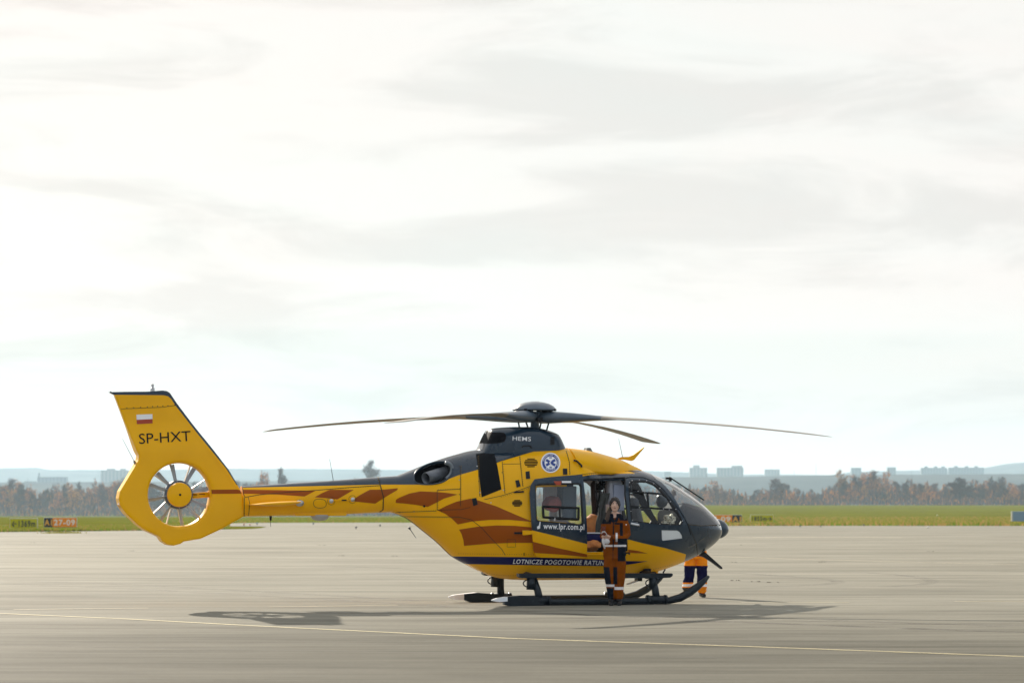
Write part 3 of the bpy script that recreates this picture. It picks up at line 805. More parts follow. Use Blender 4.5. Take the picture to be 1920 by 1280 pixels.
for x_, y_ in cb_([(1205,472),(1445,455)]):
    ring = [(x_+7*cos(a), y_+7.5*sin(a)) for a in np.linspace(0, 2*pi, 22)[:-1]]
    boom.line('ring_seam', ring, 0.003, LINE, heli, 0.0, True)
    p = boom.pos(boom.to2(np.array([x_]), np.array([y_])), -1, 0.012)[0]
    V, Fc = lathe([(0.0, -.02), (.032, -.02), (.036, .0), (.022, .018), (0, .02)], 18, 'y')
    mob('fitting', V, Fc, STEEL, heli, loc=p)
boom.line('antenna_rod', cb_([(1230,466),(1320,463)]), 0.008, YEL, heli, 0.02)
boom.line('antenna_rod', cb_([(1320,463),(1375,462)]), 0.012, BLKD, heli, 0.02)
boom.line('antenna_rod', cb_([(1375,462),(1440,458)]), 0.008, YEL, heli, 0.02)
p = boom.pos(boom.to2(*np.array(cb_([(845,495)])).T), -1, 0.02)[0]
V, Fc = lathe([(0, -.02), (.05, -.02), (.045, .01), (0, .03)], 18, 'y'); V = [(v[0]*1.4, v[1], v[2]) for v in V]
mob('position_light', V, Fc, STEEL, heli, loc=p)
# belly fairing and radome under the boom
def prism(name, outline_px, w, mat, parent, y0=0.0, bevel=0.012, wpx=None):
    q = [P(x, y, (w if wpx is None else wpx)-y0) for x, y in outline_px]
    bm = bmesh.new(); a = [bm.verts.new((float(x), y0-w, float(z))) for x, z in q]; f = bm.faces.new(a)
    r = bmesh.ops.extrude_face_region(bm, geom=[f]); vs = [e for e in r['geom'] if isinstance(e, bmesh.types.BMVert)]
    bmesh.ops.translate(bm, verts=vs, vec=(0, 2*w, 0))
    if bevel: bmesh.ops.bevel(bm, geom=list(bm.edges), offset=bevel, segments=2, affect='EDGES', clamp_overlap=True)
    return bmob(name, bm, mat, parent, True, angle=40)
prism('belly_fairing', cb_([(782,610),(802,640),(1383,638),(1383,590),(1300,580),(800,585)]), 0.12, YEL, heli)
V, Fc = lathe([(0, -.075), (.07, -.068), (.12, -.045), (.15, 0), (.15, .02)], 24)
mob('radome', V, Fc, pbr('pale_radome', (.42, .42, .42), .5), heli, loc=PL(599.5, 967, 0.0))
def whip(name, px0, px1, w, r0=0.008, r1=0.003, mat=None, base=None, parent=heli):
    a, b = PL(*px0, w), PL(*px1, w)
    m = MB(); m.tube([a, a.lerp(b, .5), b], [r0, (r0+r1)/2, r1], 8)
    if base:
        d = (b-a).normalized(); m.tube([a-d*0.02, a+d*base], [0.022, 0.016], 10)
    return m.build(name, mat or BLKD, parent)
whip('whip_antenna', (625,901), (618,860), 0.0, 0.006, 0.004, GREY)
whip('whip_antenna', (507.5,968), (507.5,987), 0.0, 0.005, 0.003, BLKD, 0.06)
whip('whip_antenna', (1168,860), (1160,822), 0.0, 0.006, 0.003, GREY)
whip('blade_antenna', (768,990), (780,1008), 0.1, 0.007, 0.004, SEATG, 0.015)

# --- stabiliser
def stabil():
    m = MB()
    for s in (1, -1):
        rows = []
        for w, (xa, ya), (xb, yb) in ((0.12, (462, 945.5), (560, 940)), (0.5, (470, 945.5), (563, 940)), (1.0, (477, 945.5), (566, 940)), (1.04, (480, 945.5), (562, 940.3))):
            a, b = PL(xa, ya, w), PL(xb, yb, w)
            prof = [(0,0),(.1,.012),(.3,.02),(.6,.022),(.85,.015),(.96,.008),(1,0),(.96,-.02),(.85,-.04),(.6,-.055),(.3,-.035),(.1,-.012)]
            k = 1 if w < 1.03 else .3
            rows.append([((a.x+(b.x-a.x)*t), (-w if s == 1 else w), a.z+(b.z-a.z)*t+h*k) for t, h in prof])
        n = len(rows[0]); V = [v for r in rows for v in r]
        Fc = [(i*n+k, i*n+(k+1) % n, (i+1)*n+(k+1) % n, (i+1)*n+k) for i in range(len(rows)-1) for k in range(n)]
        Fc += [tuple(range(n)), tuple((len(rows)-1)*n+k for k in range(n))]
        if s == -1: Fc = [f[::-1] for f in Fc]
        m.add(V, Fc)
    o = m.build('stabiliser', YEL, heli, True); o.data.set_sharp_from_angle(angle=radians(40))
stabil()
# ------------------------------------------------------------------ sliding door (pushed back along the cabin)
DOOR = [(1000,901),(993,911),(991,925),(993,960),(997,1010),(999,1030),(1003,1038),(1012,1041),(1060,1041.5),(1098,1041),(1097.5,990),(1095,940),(1090,900),(1088,893),(1060,894.5),(1030,897)]
def sliding_door():
    out = body.region(DOOR, 4)
    AFTW = c4([(224,385),(240,379),(300,374),(640,370),(660,374),(669,390),(687,740),(680,752),(655,757),(290,728),(248,722),(236,705)])
    win = body.region(AFTW, 4); 
    fr = body.region(c4([(213,380),(235,370),(300,363),(645,359),(672,366),(681,390),(699,745),(690,764),(655,769),(290,740),(240,733),(225,715)]), 4)
    low = body.region([(985,991),(997,993.5),(1098,1018),(1110,1060),(980,1060)], 4)
    br = body.region([(990,1012),(997.5,1013.4),(1040,1024),(1105,1037),(1105,1041),(1050,1036),(1000,1033),(990,1033)], 4)
    lo, hi = out.min(0), out.max(0)
    gx, gy = np.meshgrid(np.arange(lo[0], hi[0], 0.05), np.arange(lo[1], hi[1], 0.07))
    pts, tris, rg = body.cdt(np.c_[gx.ravel(), gy.ravel()], out, [low, br, fr, win], 0.012)
    OFF = 0.085
    keep = (rg >= -1) & (rg != 3)
    midx = np.array([{-1: 0, 0: 1, 1: 2, 2: 3}[r] for r in rg[keep]])
    d = body.emit('sliding_door', pts, tris[keep], [NAVY, YEL, BRN, BLK], heli, OFF, 0.05, midx=midx)
    d['label'] = 'dark blue and yellow sliding cabin door slid back open'
    body.emit('window_pane', pts, tris[rg == 3], GLASS, d, OFF-0.02)
    fw = c4([(293,585),(648,600),(645,712),(300,690)])
    body.line('window_frame', fw, 0.022, BLK, d, OFF+0.005, True)
    body.line('window_bar', c4([(456,592),(462,700)]), 0.014, BLK, d, OFF+0.005)
    body.line('window_catch', c4([(409,690),(407,735)]), 0.016, STEEL, d, OFF+0.01)
    body.text('lettering', 'www.lpr.com.pl', (1016.0, 990.5), 15, WHT, d, ang=1.6, bold=0.016, ext=76, off=OFF+0.006)
    body.decal('sticker', c4([(480,343),(573,343),(575,361),(482,361)]), WHT, d, OFF+0.006, 2)
    body.decal('sticker', c4([(398,345),(478,345),(470,382),(425,382)]), RED, d, OFF+0.006, 2)
    body.decal('door_emblem', c4([(262,732),(271,733),(266,800),(240,806),(236,782),(255,770)]), WHT, d, OFF+0.006, 2)
    body.line('latch_stub', c3([(1040,932),(1100,932)]), 0.018, BLK, heli, 0.03)
    body.decal('door_bracket', c4([(95,818),(150,817),(205,825),(205,848),(150,858),(97,860)]), YEL, d, OFF+0.03, 2, 0.06)
    for x_, y_ in c4([(410,795)]): pass
    # rail under the pushed-back door and above the opening
    body.line('door_rail', [(1002,1040.5),(1178,1038.5)], 0.010, YEL, heli, 0.004)
    body.line('door_rail', [(1092,899),(1172,895.5)], 0.014, BLK, heli, 0.004)
sliding_door()
# cockpit door frame lines, handle, rivets
body.line('door_seal', c9([(110,330),(105,600),(150,1000),(165,1380)]), 0.012, BLK, heli, 0.002)
body.line('door_seam', c9([(110,330),(200,310),(420,318),(600,385),(760,520),(900,690),(1060,900),(1180,1110),(1240,1300)]), 0.007, BLKD, heli, 0.001)
body.line('door_handle', c9([(205,1105),(330,1130)]), 0.018, SKIDW, heli, 0.02)
body.line('door_handle', c9([(345,1115),(345,1160)]), 0.010, STEEL, heli, 0.01)
for x_, y_ in c9([(230,372),(352,362),(480,374),(600,424),(704,504),(885,730),(978,860),(1092,1060),(882,1124),(704,1112),(528,1098),(312,1086),(235,1050),(210,895),(180,480),(182,405),(332,552),(444,562),(865,870),(765,855),(352,832)]):
    body.decal('rivet', [(x_+0.9*cos(a), y_+0.9*sin(a)) for a in np.linspace(0, 2*pi, 7)[:-1]], STEEL, heli, 0.005, 2)
body.decal('slot_cover', c4([(1138,1040),(1180,1040),(1180,1062),(1138,1062)]), BLK, heli, 0.004, 2)

# ------------------------------------------------------------------ cabin interior
def interior():
    fl = [(x, float(min(body.W(x, .80), body.W(x, .72)))-.05) for x in (-.75,-.3,.2,.8,1.4,1.8,2.1,2.4,2.6)]
    V = [(x, -w, .80) for x, w in fl]+[(x, w, .80) for x, w in fl]; n = len(fl)
    V += [(a, b, .72) for a, b, c in V]
    Fc = [(i, i+1, n+i+1, n+i) for i in range(n-1)]+[(2*n+i, 3*n+i, 3*n+i+1, 2*n+i+1) for i in range(n-1)]+[(i, 2*n+i, 2*n+i+1, i+1) for i in range(n-1)]+[(n+i, n+i+1, 3*n+i+1, 3*n+i) for i in range(n-1)]
    mob('cabin_floor', V, Fc, DARKIN, heli, smooth=False)
    # rear bulkhead
    ph = np.linspace(-pi/2, pi/2, 20); w, z = body.surf(np.full(20, -0.72), ph); z = np.clip(z, .8, 9)
    V = [(-0.72, -a*.95, c) for a, c in zip(w, z)]+[(-0.72, a*.95, c) for a, c in zip(w[::-1], z[::-1])]
    mob('rear_bulkhead', V, [tuple(range(len(V)))], LILAC, heli, smooth=False)
    # near door pillar boxes
    def vbox(name, pxa, pxb, w, depth, mat, bev=0.02, parent=heli):
        a, b = PL(*pxa, w), PL(*pxb, w)
        c = ((a.x+b.x)/2, -(w-depth/2), (a.z+b.z)/2)
        return box(name, c, (abs(b.x-a.x), depth, abs(a.z-b.z)), mat, parent, bev, smooth=False)
    vbox('equipment_cabinet', (1142,898), (1168,1020), 0.42, 0.30, LILAC, 0.05)
    vbox('cabinet_door', (1151,908), (1171,957), 0.47, 0.05, pbr('cabinet_blue_grey', (0.36, 0.41, 0.55), .5), 0.012)
    vbox('cabin_pillar', (1135,900), (1142,1000), 0.30, 0.06, pbr('pinkish_trim', (.36, .30, .29), .7), 0.01)
    vbox('monitor_box', (1136,945), (1143,960), 0.50, 0.05, pbr('pinkish_box', (.45, .33, .30), .7), 0.008)
    # far side pillar (dark brown) with its rail
    m = MB(); m.tube([PL(1111,899,-.60), PL(1112.5,930,-.62), PL(1116,970,-.62)], [.045, .045, .05], 8)
    m.build('far_door_pillar', pbr('dark_brown_trim', (.035, .022, .02), .6), heli, True)
    m = MB()
    for y_ in (921, 949): m.tube([PL(1116,y_,-.6), PL(1124,y_,-.6)], .018, 6)
    m.tube([PL(1118,905,-.55), PL(1120,960,-.55)], .012, 6)
    m.build('pillar_hinge', BLK, heli, True)
    # bundle of cables and headsets hanging from the ceiling
    m = MB(); c = PL(1128,908,.35)
    for k in range(16):
        p = c+Vector((random.uniform(-.06,.05), random.uniform(-.05,.05), random.uniform(-.07,.09)))
        V, Fc = lathe([(0,-.035),(.03,-.022),(.036,0),(.03,.022),(0,.035)], 8); m.add([Vector(v)+p for v in V], Fc)
    for k in range(5):
        p = c+Vector((random.uniform(-.06,.04), random.uniform(-.04,.04), 0))
        m.tube([p, p+Vector((.02,0,-.15)), p+Vector((-.01*k,0,-.3-.04*k))], .008, 6)
    m.build('headset_cluster', BLKD, heli, True)
    # folded grey seat belts / curtain
    for dx, wd in ((0, .040), (.075, .032)):
        V, Fc = [], []
        a, b = PL(1131,924,.45), PL(1120.5,998,.45)
        for i in range(14):
            t = i/13; p = a.lerp(b, t); h = wd*(1+.3*sin(t*9+dx*40))
            V += [(p.x-h+dx, p.y-.02*sin(t*8), p.z), (p.x-h*.3+dx, p.y-.03, p.z), (p.x+h*.3+dx, p.y-.004, p.z), (p.x+h+dx, p.y-.03*cos(t*6), p.z)]
        Fc = [(4*i+k, 4*i+k+1, 4*i+k+5, 4*i+k+4) for i in range(13) for k in range(3)]
        o = mob('curtain', V, Fc, pbr('curtain_grey', (.075, .08, .075), .9, var=.3, vscale=20), heli)
        md = o.modifiers.new('s', 'SOLIDIFY'); md.thickness = .012
    m = MB(); m.tube([PL(1126,996,.5), PL(1133,985,.5), PL(1139,962,.5), PL(1141,950,.5)], .02, 8)
    m.build('grab_strap', pbr('tan_strap', (.42, .33, .20), .8), heli, True)
    # stretcher: dark blue pad with pale frame
    a, b = PL(1060,1000,.3), PL(1134,1000,.3)
    box('stretcher_pad', ((a.x+b.x)/2, -.25, a.z-.06), (b.x-a.x, .48, .12), BLUE, heli, .03)
    box('stretcher_frame', ((a.x+b.x)/2, -.25, a.z+.012), (b.x-a.x+.04, .50, .02), SKIDW, heli, .005)
    # cockpit seats
    for s in (1, -1):
        y = -.38*s
        sx = 1.72
        box('seat_cushion', (sx+.16, y, 1.02), (.48, .46, .14), SEATG, heli, .05)
        box('seat_back', (sx-.12, y, 1.38), (.10, .42, .66), SEATG, heli, .05, rot=(0, radians(-14), 0))
        box('headrest', (sx-.26, y, 1.86), (.08, .24, .16), SEATG, heli, .04, rot=(0, radians(-10), 0))
        box('seat_pan', (sx+.1, y, .89), (.40, .40, .16), DARKIN, heli, .02)
    # instrument panel and glare shield
    V, Fc = [], []
    st = [(2.30,.50,1.05,1.50),(2.42,.52,.95,1.62),(2.70,.46,.95,1.56),(2.95,.33,.98,1.42),(3.10,.18,1.02,1.28)]
    for x, w, zb, zt in st: V += [(x,-w,zb),(x,-w,zt-.06),(x,-w*.8,zt),(x,w*.8,zt),(x,w,zt-.06),(x,w,zb)]
    n = 6; Fc = [(i*n+k, i*n+(k+1) % n, (i+1)*n+(k+1) % n, (i+1)*n+k) for i in range(len(st)-1) for k in range(n)]+[tuple(range(n)), tuple((len(st)-1)*n+k for k in range(n))]
    mob('instrument_panel', V, Fc, DARKIN, heli, smooth=False)
    box('centre_console', (2.05, 0, .98), (.6, .26, .36), DARKIN, heli, .03)
    for dx in (0, .16): 
        m = MB(); m.tube([Vector((2.08, -.38+dx*4.75, .86)), Vector((2.14, -.38+dx*4.75, 1.1)), Vector((2.05, -.38+dx*4.75, 1.28))], [.014, .014, .02], 8); m.build('control_stick', BLK, heli, True)
    m = MB(); m.tube([Vector((2.38,-.05,1.84)), Vector((2.38,-.05,1.76)), Vector((2.37,-.05,1.60))], .012, 6); m.box((2.38,-.05,1.78), (.05,.08,.07)); m.build('standby_compass', BLK, heli)
    # padded lining strip above the windows
    box('ceiling_panel', (.55, 0, 2.02), (1.9, .96, .03), LINER, heli, .01)
    box('overhead_console', (1.62, 0, 2.0), (.3, .3, .07), DARKIN, heli, .02)
interior()
def blob(name, label, cat, c, s, mat, seed, amp=.12, sub=4, rot=0, group=None):
    bm = bmesh.new(); bmesh.ops.create_icosphere(bm, subdivisions=sub, radius=1)
    from mathutils import noise as mn
    for v in bm.verts:
        p = v.co.copy(); k = 1+amp*mn.noise(p*1.7+Vector((seed, 0, 0)))+amp*.5*mn.noise(p*4.5+Vector((0, seed, 0)))+amp*.22*mn.noise(p*11)
        v.co = Vector((p.x*s[0], p.y*s[1], p.z*s[2]))*k
    o = bmob(name, bm, mat, None, True)
    M = Matrix.Translation((HX, HY, 0)) @ Matrix.Rotation(YAW, 4, 'Z')
    o.location = M @ Vector(c); o.rotation_euler = (0, 0, YAW+rot)
    return tag(o, label, cat, group)
p = PL(1113,984,.15); blob('equipment_bag', 'large rounded orange bag standing on the stretcher in the open doorway', 'bag', p, (.17,.15,.17), ORG, 1.3)
p = PL(1106,1020,.35); blob('equipment_bag', 'crumpled orange bag on the cabin floor under the stretcher', 'bag', p, (.20,.16,.10), ORG, 4.1, .25)
p = PL(1123,1021,.35); blob('rucksack', 'small black bag on the cabin floor beside the crumpled orange bag', 'bag', p, (.11,.12,.10), BLKD, 7.7, .2)
REDF = pbr('red_fabric', (.42, .10, .09), .8, var=.15)
p = PL(1036,944,.05); blob('rucksack', 'faded red bag behind the rear cabin window', 'bag', p, (.17,.14,.13), REDF, 2.2)
p = PL(1258,978,.25); blob('foil_bag', 'crumpled silver and gold bag behind the cockpit door window', 'bag', p, (.14,.12,.12), FOIL, 5.5, .45)
p = PL(1240.5,939,.30); blob('flight_helmet', 'dark rounded flight helmet seen through the cockpit door window', 'helmet', p, (.10,.12,.115), pbr('helmet_dark', (.04,.05,.06), .3, coat=.5), 9.5, .05)
p = PL(1022,975,.2)

# rear cabin dark locker and pale panel, visible through the pushed-back window
a, b = PL(1051,911,.1), PL(1078,975,.1)
box('rear_locker', ((a.x+b.x)/2, -.05, (a.z+b.z)/2), (b.x-a.x, .3, a.z-b.z), pbr('locker_blue', (.045, .08, .12), .6), heli, .02)
a, b = PL(1020,915,-.2), PL(1047,935,-.2)
box('rear_panel', ((a.x+b.x)/2, .25, (a.z+b.z)/2), (b.x-a.x, .04, .3), SKIDW, heli, .01)

# ------------------------------------------------------------------ fin and shrouded tail rotor
FOUT = c1([(100,150),(62,130),(180,127),(330,126),(440,118),(470,122),(492,136),(545,215),(700,420),(900,680),(975,810),(1000,868),(1003,1008),(850,1095),(700,1165),(580,1185),(560,1200),(510,1214),(470,1208),(430,1182),(410,1150),(300,1100),(250,1060),(170,985),(132,930),(122,880),(132,830),(235,660),(262,610),(265,575),(248,545)])
def Tfin(x, z):
    hub = P(337, 927, .12); zf = np.clip((z-(float(hub[1])+.62))/.55, 0, 1); zf = zf*zf*(3-2*zf)
    return .145*(1-zf)+.062*zf
fin = Plate(FOUT, Tfin, soft=.035)
hc = P(337.5, 927.0, .145); HUBX, HUBZ = float(hc[0]), float(hc[1])
RD = 0.505
def build_fin():
    circ = np.array([(HUBX+RD*cos(a), HUBZ+RD*sin(a)) for a in np.linspace(0, 2*pi, 73)[:-1]])
    fin.holes = [circ]
    navy = fin.region(c1([(30,100),(450,100),(500,120),(560,215),(715,420),(915,680),(975,790),(955,785),(880,668),(685,432),(525,228),(492,178),(470,160),(440,153),(100,150),(30,145)]))
    band = fin.region(c1([(700,820),(960,817),(1010,830),(1010,847),(700,850)]))
    lo, hi = fin.out.min(0), fin.out.max(0)
    gx, gz = np.meshgrid(np.arange(lo[0], hi[0], .035), np.arange(lo[1], hi[1], .035))
    inner = [np.array([(HUBX+(RD+d)*cos(a), HUBZ+(RD+d)*sin(a)) for a in np.linspace(0, 2*pi, 73)[:-1]]) for d in (.012, .03)]
    g = np.vstack([np.c_[gx.ravel(), gz.ravel()]]+inner)
    # rim support points just inside the outline
    o = fin.out; n = len(o); 
    for d in (.012, .032):
        t = np.roll(o, -1, 0)-np.roll(o, 1, 0); t /= np.linalg.norm(t, axis=1)[:, None]; nn = np.c_[-t[:, 1], t[:, 0]]
        q = o+nn*d; ins = inpoly(q, o); q2 = o-nn*d; g = np.vstack([g, np.where(ins[:, None], q, q2)])
    g = g[inpoly(g, fin.out)]
    pts, tris, rg = fin.cdt(g, fin.out, [navy, band, circ], .008)
    keep = (rg >= -1) & (rg != 2)
    T0 = tris[keep]; M0 = np.array([{-1: 0, 0: 1, 1: 2}[r] for r in rg[keep]])
    Vs, Fs, Ms, Ns = [], [], [], []; nb = 0; P3 = {}
    for side in (-1, 1):
        V = fin.pos(pts, side); Nn = fin.normal(pts, side); T = T0
        a, b, c = V[T[:, 0]], V[T[:, 1]], V[T[:, 2]]
        fl = np.einsum('ij,ij->i', np.cross(b-a, c-a), Nn[T].mean(1)) < 0
        T = np.where(fl[:, None], T[:, ::-1], T)
        Vs.append(V); Ns.append(Nn); Fs += [tuple(f+nb) for f in T]; Ms += list(M0); P3[side] = (V, T); nb += len(V)
    V, T = P3[-1]; V2 = P3[1][0]; ed = {}
    for f, m in zip(T, M0):
        for i in range(3): ed[(f[i], f[(i+1) % 3])] = m
    R, RN = [], []
    for (a_, b_), m in ed.items():
        if (b_, a_) in ed: continue
        ringd = np.hypot(pts[a_, 0]-HUBX, pts[a_, 1]-HUBZ)
        if abs(ringd-RD) < .006: continue
        p = [V[b_], V[a_], V2[a_], V2[b_]]; nn = np.cross(p[1]-p[0], p[2]-p[0]); nn /= np.linalg.norm(nn)+1e-12
        k = nb+len(R); R += p; RN += [nn]*4; Fs.append((k, k+1, k+2, k+3)); Ms.append(m)
    Vs.append(np.array(R)); Ns.append(np.array(RN))
    f = mob('tail_fin', np.vstack(Vs), Fs, [YEL, NAVY, BRN], heli, Ms, normals=np.vstack(Ns))
    # duct wall
    prof = [(RD+.004, -.125), (RD-.012, -.09), (RD-.018, 0), (RD-.012, .09), (RD+.004, .125)]
    V, Fc = lathe(prof, 72, 'y'); Fc = [q for q in Fc if len(q) == 4]
    mob('fan_duct', V, Fc, YEL, heli, loc=(HUBX, 0, HUBZ))
build_fin()
FC = Vector((HUBX, 0, HUBZ))
V, Fc = lathe([(0, -.150), (.165, -.150), (.183, -.143), (.19, -.12), (.19, .06), (.17, .11), (0, .12)], 48, 'y')
o = mob('fan_hub', V, Fc, YEL, heli, loc=FC); o.data.set_sharp_from_angle(angle=radians(50))
V, Fc = lathe([(0, -.156), (.018, -.156), (.018, -.14)], 16, 'y'); mob('hub_bolt', V, Fc, BLKD, heli, loc=FC)
V, Fc = lathe([(0, -.06), (.215, -.06), (.225, -.04), (.225, .04), (.215, .06), (0, .06)], 40, 'y'); mob('fan_rotor_disc', V, Fc, HUBM, heli, loc=FC)
FB = pbr('fan_blade_grey', (.30, .36, .43), .38, coat=.2, var=.15, vscale=5)
for a in (12, 59, 103, 135, 161, 190, 235, 277, 310, 337):
    a = radians(a); V = []
    for r, ch, tw in ((.19, .042, 62), (.26, .038, 60), (.38, .040, 54), (.478, .044, 50)):
        for sx in (-1, 1):
            for th in (-.004, .004):
                t = radians(tw); u = sx*ch*cos(t)*1.0+th*sin(t); yy = sx*ch*sin(t)*.9-th*cos(t)
                V.append((r*cos(a)-u*sin(a), -.035+yy*.9, r*sin(a)+u*cos(a)))
    Fc = []
    for i in range(3):
        k = i*4; Fc += [(k, k+4, k+6, k+2), (k+1, k+3, k+7, k+5), (k, k+1, k+5, k+4), (k+2, k+6, k+7, k+3)]
    Fc += [(0, 2, 3, 1), (12, 13, 15, 14)]
    mob('fan_blade', V, Fc, FB, heli, loc=FC, smooth=False)
VAN = pbr('stator_pale', (.55, .50, .42), .5)
for a in (66, 28, 218, 250, 279, 316, 160, 193, 104, 140):
    a1 = radians(a); a0 = radians(a-9); V = []
    for r, ang in ((.175, a0), (.5, a1)):
        for u, y in ((-.007, .03), (.007, .03), (.007, .11), (-.007, .11)):
            V.append((r*cos(ang)-u*sin(ang), y, r*sin(ang)+u*cos(ang)))
    mob('stator_vane', V, [(0,1,5,4),(1,2,6,5),(2,3,7,6),(3,0,4,7),(0,3,2,1),(4,5,6,7)], VAN, heli, loc=FC, smooth=False)
# drive shaft fairing from the boom to the hub
m = MB(); m.tube([(HUBX+.17, .02, HUBZ-.02), (HUBX+.5, .02, HUBZ+.005)], .045, 12, 0)
m.box((HUBX+.25, -.026, HUBZ+.0), (.09, .01, .016), 1); m.box((HUBX+.375, -.026, HUBZ+.012), (.09, .01, .016), 1)
m.build('shaft_fairing', [YEL, BRN], heli, True)
# rivets row, flag, registration
fin.line('panel_seam', c1([(140,250),(300,243),(430,238),(545,222)]), .004, LINE, heli, 0.0)
for x_, y_ in c1([(180,243),(228,241),(277,238),(325,236),(362,233),(397,231),(434,229),(470,227),(518,222)]):
    fin.decal('rivet', [(x_+1.1*cos(a), y_+1.1*sin(a)) for a in np.linspace(0, 2*pi, 7)[:-1]], LINE, heli, .004, 2)
fin.decal('flag_white', c1([(247,290),(360,286),(361,321),(249,326)]), WHT, heli, .004, 4)
fin.decal('flag_red', c1([(249,326),(361,321),(362,351),(250,357)]), RED, heli, .004, 4)
fin.text('registration', 'SP-HXT', (261, 831.8), 27.5, BLKD, heli, ang=-3.4, bold=.0, ext=97)
fin.line('tail_seam', c1([(1040,868),(1046,930),(1040,1000)]), .004, LINE, heli, 0.0) if False else None
V, Fc = lathe([(0,0),(.035,.0),(.035,.05),(.022,.06),(.022,.11),(0,.12)], 14)
m = MB(); m.add(V, Fc, 0); m.build('beacon', STEEL, heli).location = PL(286, 733.5, 0)
whip('whip_antenna', (253.5,868), (229.5,822), 0.0, .006, .003, GREY, .05)
whip('trailing_spike', (216,739), (206,734), 0.0, .016, .008, NAVY)
# tail lights on the blunt rear edge
for (x_, y_, hgt) in ((221.0, 938.5, .13), (250.5, 977, .05)):
    a = PL(x_, y_, 0.0); box('tail_light', (a.x+.03, 0, a.z), (.05, .12, hgt), AMBER, heli, .01)

# ------------------------------------------------------------------ main rotor
tilt = 0
HUBZ2 = 3.03
m = MB()
V, Fc = lathe([(.0,-.30),(.078,-.30),(.068,-.10),(.10,-.04),(.15,.0),(.15,.06),(0,.06)], 28); m.add([(v[0], v[1], v[2]+HUBZ2) for v in V], Fc)
o = m.build('rotor_mast', HUBM, heli, True)
V, Fc = lathe([(.36,-.012),(.352,.012),(.31,.058),(.24,.095),(.15,.12),(.07,.13),(0,.132)], 48)
Fc = [f for f in Fc if len(f) == 4 or True]
z0 = PL(1002, 769, 0).z
mob('rotor_cap', V, Fc, HUBM, heli, loc=(PL(1002,769,0).x, 0, z0+.01))
m = MB()
for k in range(4):
    a = radians(-25-18+90*k); c, s_ = cos(a), sin(a)
    m.box((c*.22, s_*.22, z0-.02), (.16,.07,.05), 0, Matrix.Rotation(a, 3, 'Z'))
    m.box((c*.34, s_*.34, z0+.0), (.06,.05,.035), 0, Matrix.Rotation(a, 3, 'Z'))
m.build('cap_bracket', BLK, heli)
m = MB()
for k in range(5): m.tube([(-.05+.028*k, 0, z0+.128), (-.05+.028*k, 0, z0+.152)], .005, 6)
m.build('cap_stud', STEEL, heli)
m = MB()
for k in range(4):
    a = radians(-25-18+90*k+45); c, s_ = cos(a), sin(a)
    m.tube([(c*.08, s_*.08, HUBZ2-.07), (c*.20, s_*.20, HUBZ2-.08)], [.035,.03], 8)
    m.box((c*.20, s_*.20, HUBZ2-.075), (.08,.09,.07), 0, Matrix.Rotation(a, 3, 'Z'))
m.build('swashplate', BLK, heli)
for x0_, y0_, x1_, y1_, w in ((972,791,974,802,.12), (1029,792,1025,806,.12), (985,788,990,801,-.15), (1015,790,1012,803,-.18)):
    m = MB(); m.tube([PL(x0_,y0_,w), PL(x1_,y1_,w)], .014, 8); m.build('pitch_link', BLK, heli, True)
ROOT = 3.0
def blade(beta, a_, R=5.07):
    an = radians(beta)-YAW; c, s_ = cos(an), sin(an)
    z_ = lambda r: ROOT + a_*r - .012*r*r
    # chord direction: leading edge towards increasing angle (counter-clockwise rotor)
    st = [(.10,.13,.085,8),(.25,.13,.095,8),(.45,.11,.09,8),(.70,.085,.075,8),(.95,.075,.055,8),(1.2,.10,.035,9),(1.5,.145,.02,8),(2.0,.145,.017,6),(2.6,.145,.016,4.5),(3.2,.145,.016,3.5),(3.8,.145,.015,2),(4.4,.145,.014,1),(4.7,.145,.012,.5),(4.8,.14,.011,0),(4.95,.10,.008,0),(R,.045,.003,0)]
    V = []; n = 12
    for r, hc_, ht, tw in st:
        sw = 0 if r < 4.8 else -(r-4.8)*.30
        for k in range(n):
            q = 2*pi*k/n; u = hc_*cos(q); h = ht*sin(q)
            if r > 1.3: h *= (.55+.45*cos(q-.3)) if cos(q) < 0 else 1; h = ht*sin(q)*(.5+.5*(1+cos(q))/2)
            t = radians(tw); uu = u*cos(t)-h*sin(t)+sw; hh = u*sin(t)+h*cos(t)
            V.append((c*r-s_*uu, s_*r+c*uu, z_(r)+hh))
    m = len(st)
    Fc = [(i*n+k, i*n+(k+1) % n, (i+1)*n+(k+1) % n, (i+1)*n+k) for i in range(m-1) for k in range(n)]+[tuple(range(n-1, -1, -1)), tuple((m-1)*n+k for k in range(n))]
    mi = [0 if st[i][0] < 1.15 else 1 for i in range(m-1) for k in range(n)]+[0, 1]
    return mob('rotor_blade', V, Fc, [HUBM, BLADE], heli, mi)
for b_, a_ in ((-25, -.02+.008), (155, .0174+.008), (-115, .0095+.008), (65, -.0122+.008)): blade(b_, a_)

# ------------------------------------------------------------------ wire cutters, mirrors, nose
def extr(name, poly_px, w0, w1, mat, parent=heli): 
    q = [P(x, y, (w0+w1)/2) for x, y in poly_px]
    n = len(q); V = [(float(x), -w0, float(z)) for x, z in q]+[(float(x), -w1, float(z)) for x, z in q]
    return mob(name, V, [tuple(range(n)), tuple(range(2*n-1, n-1, -1))]+[(i, n+i, n+(i+1) % n, (i+1) % n) for i in range(n)], mat, parent, smooth=False)
extr('wire_cutter', c7([(1425,620),(1470,606),(1530,604),(1565,590),(1668,513),(1660,530),(1575,632),(1555,642),(1500,632),(1440,630)]), -.03, .03, YEL)
extr('wire_cutter', c5([(640,820),(672,790),(705,783),(740,800),(880,925),(886,938),(875,942),(790,880),(735,845),(690,825)]), -.02, .04, BLK)
whip('wire_guide', (1255,894), (1320,937), 0.0, .012, .010, BLK)
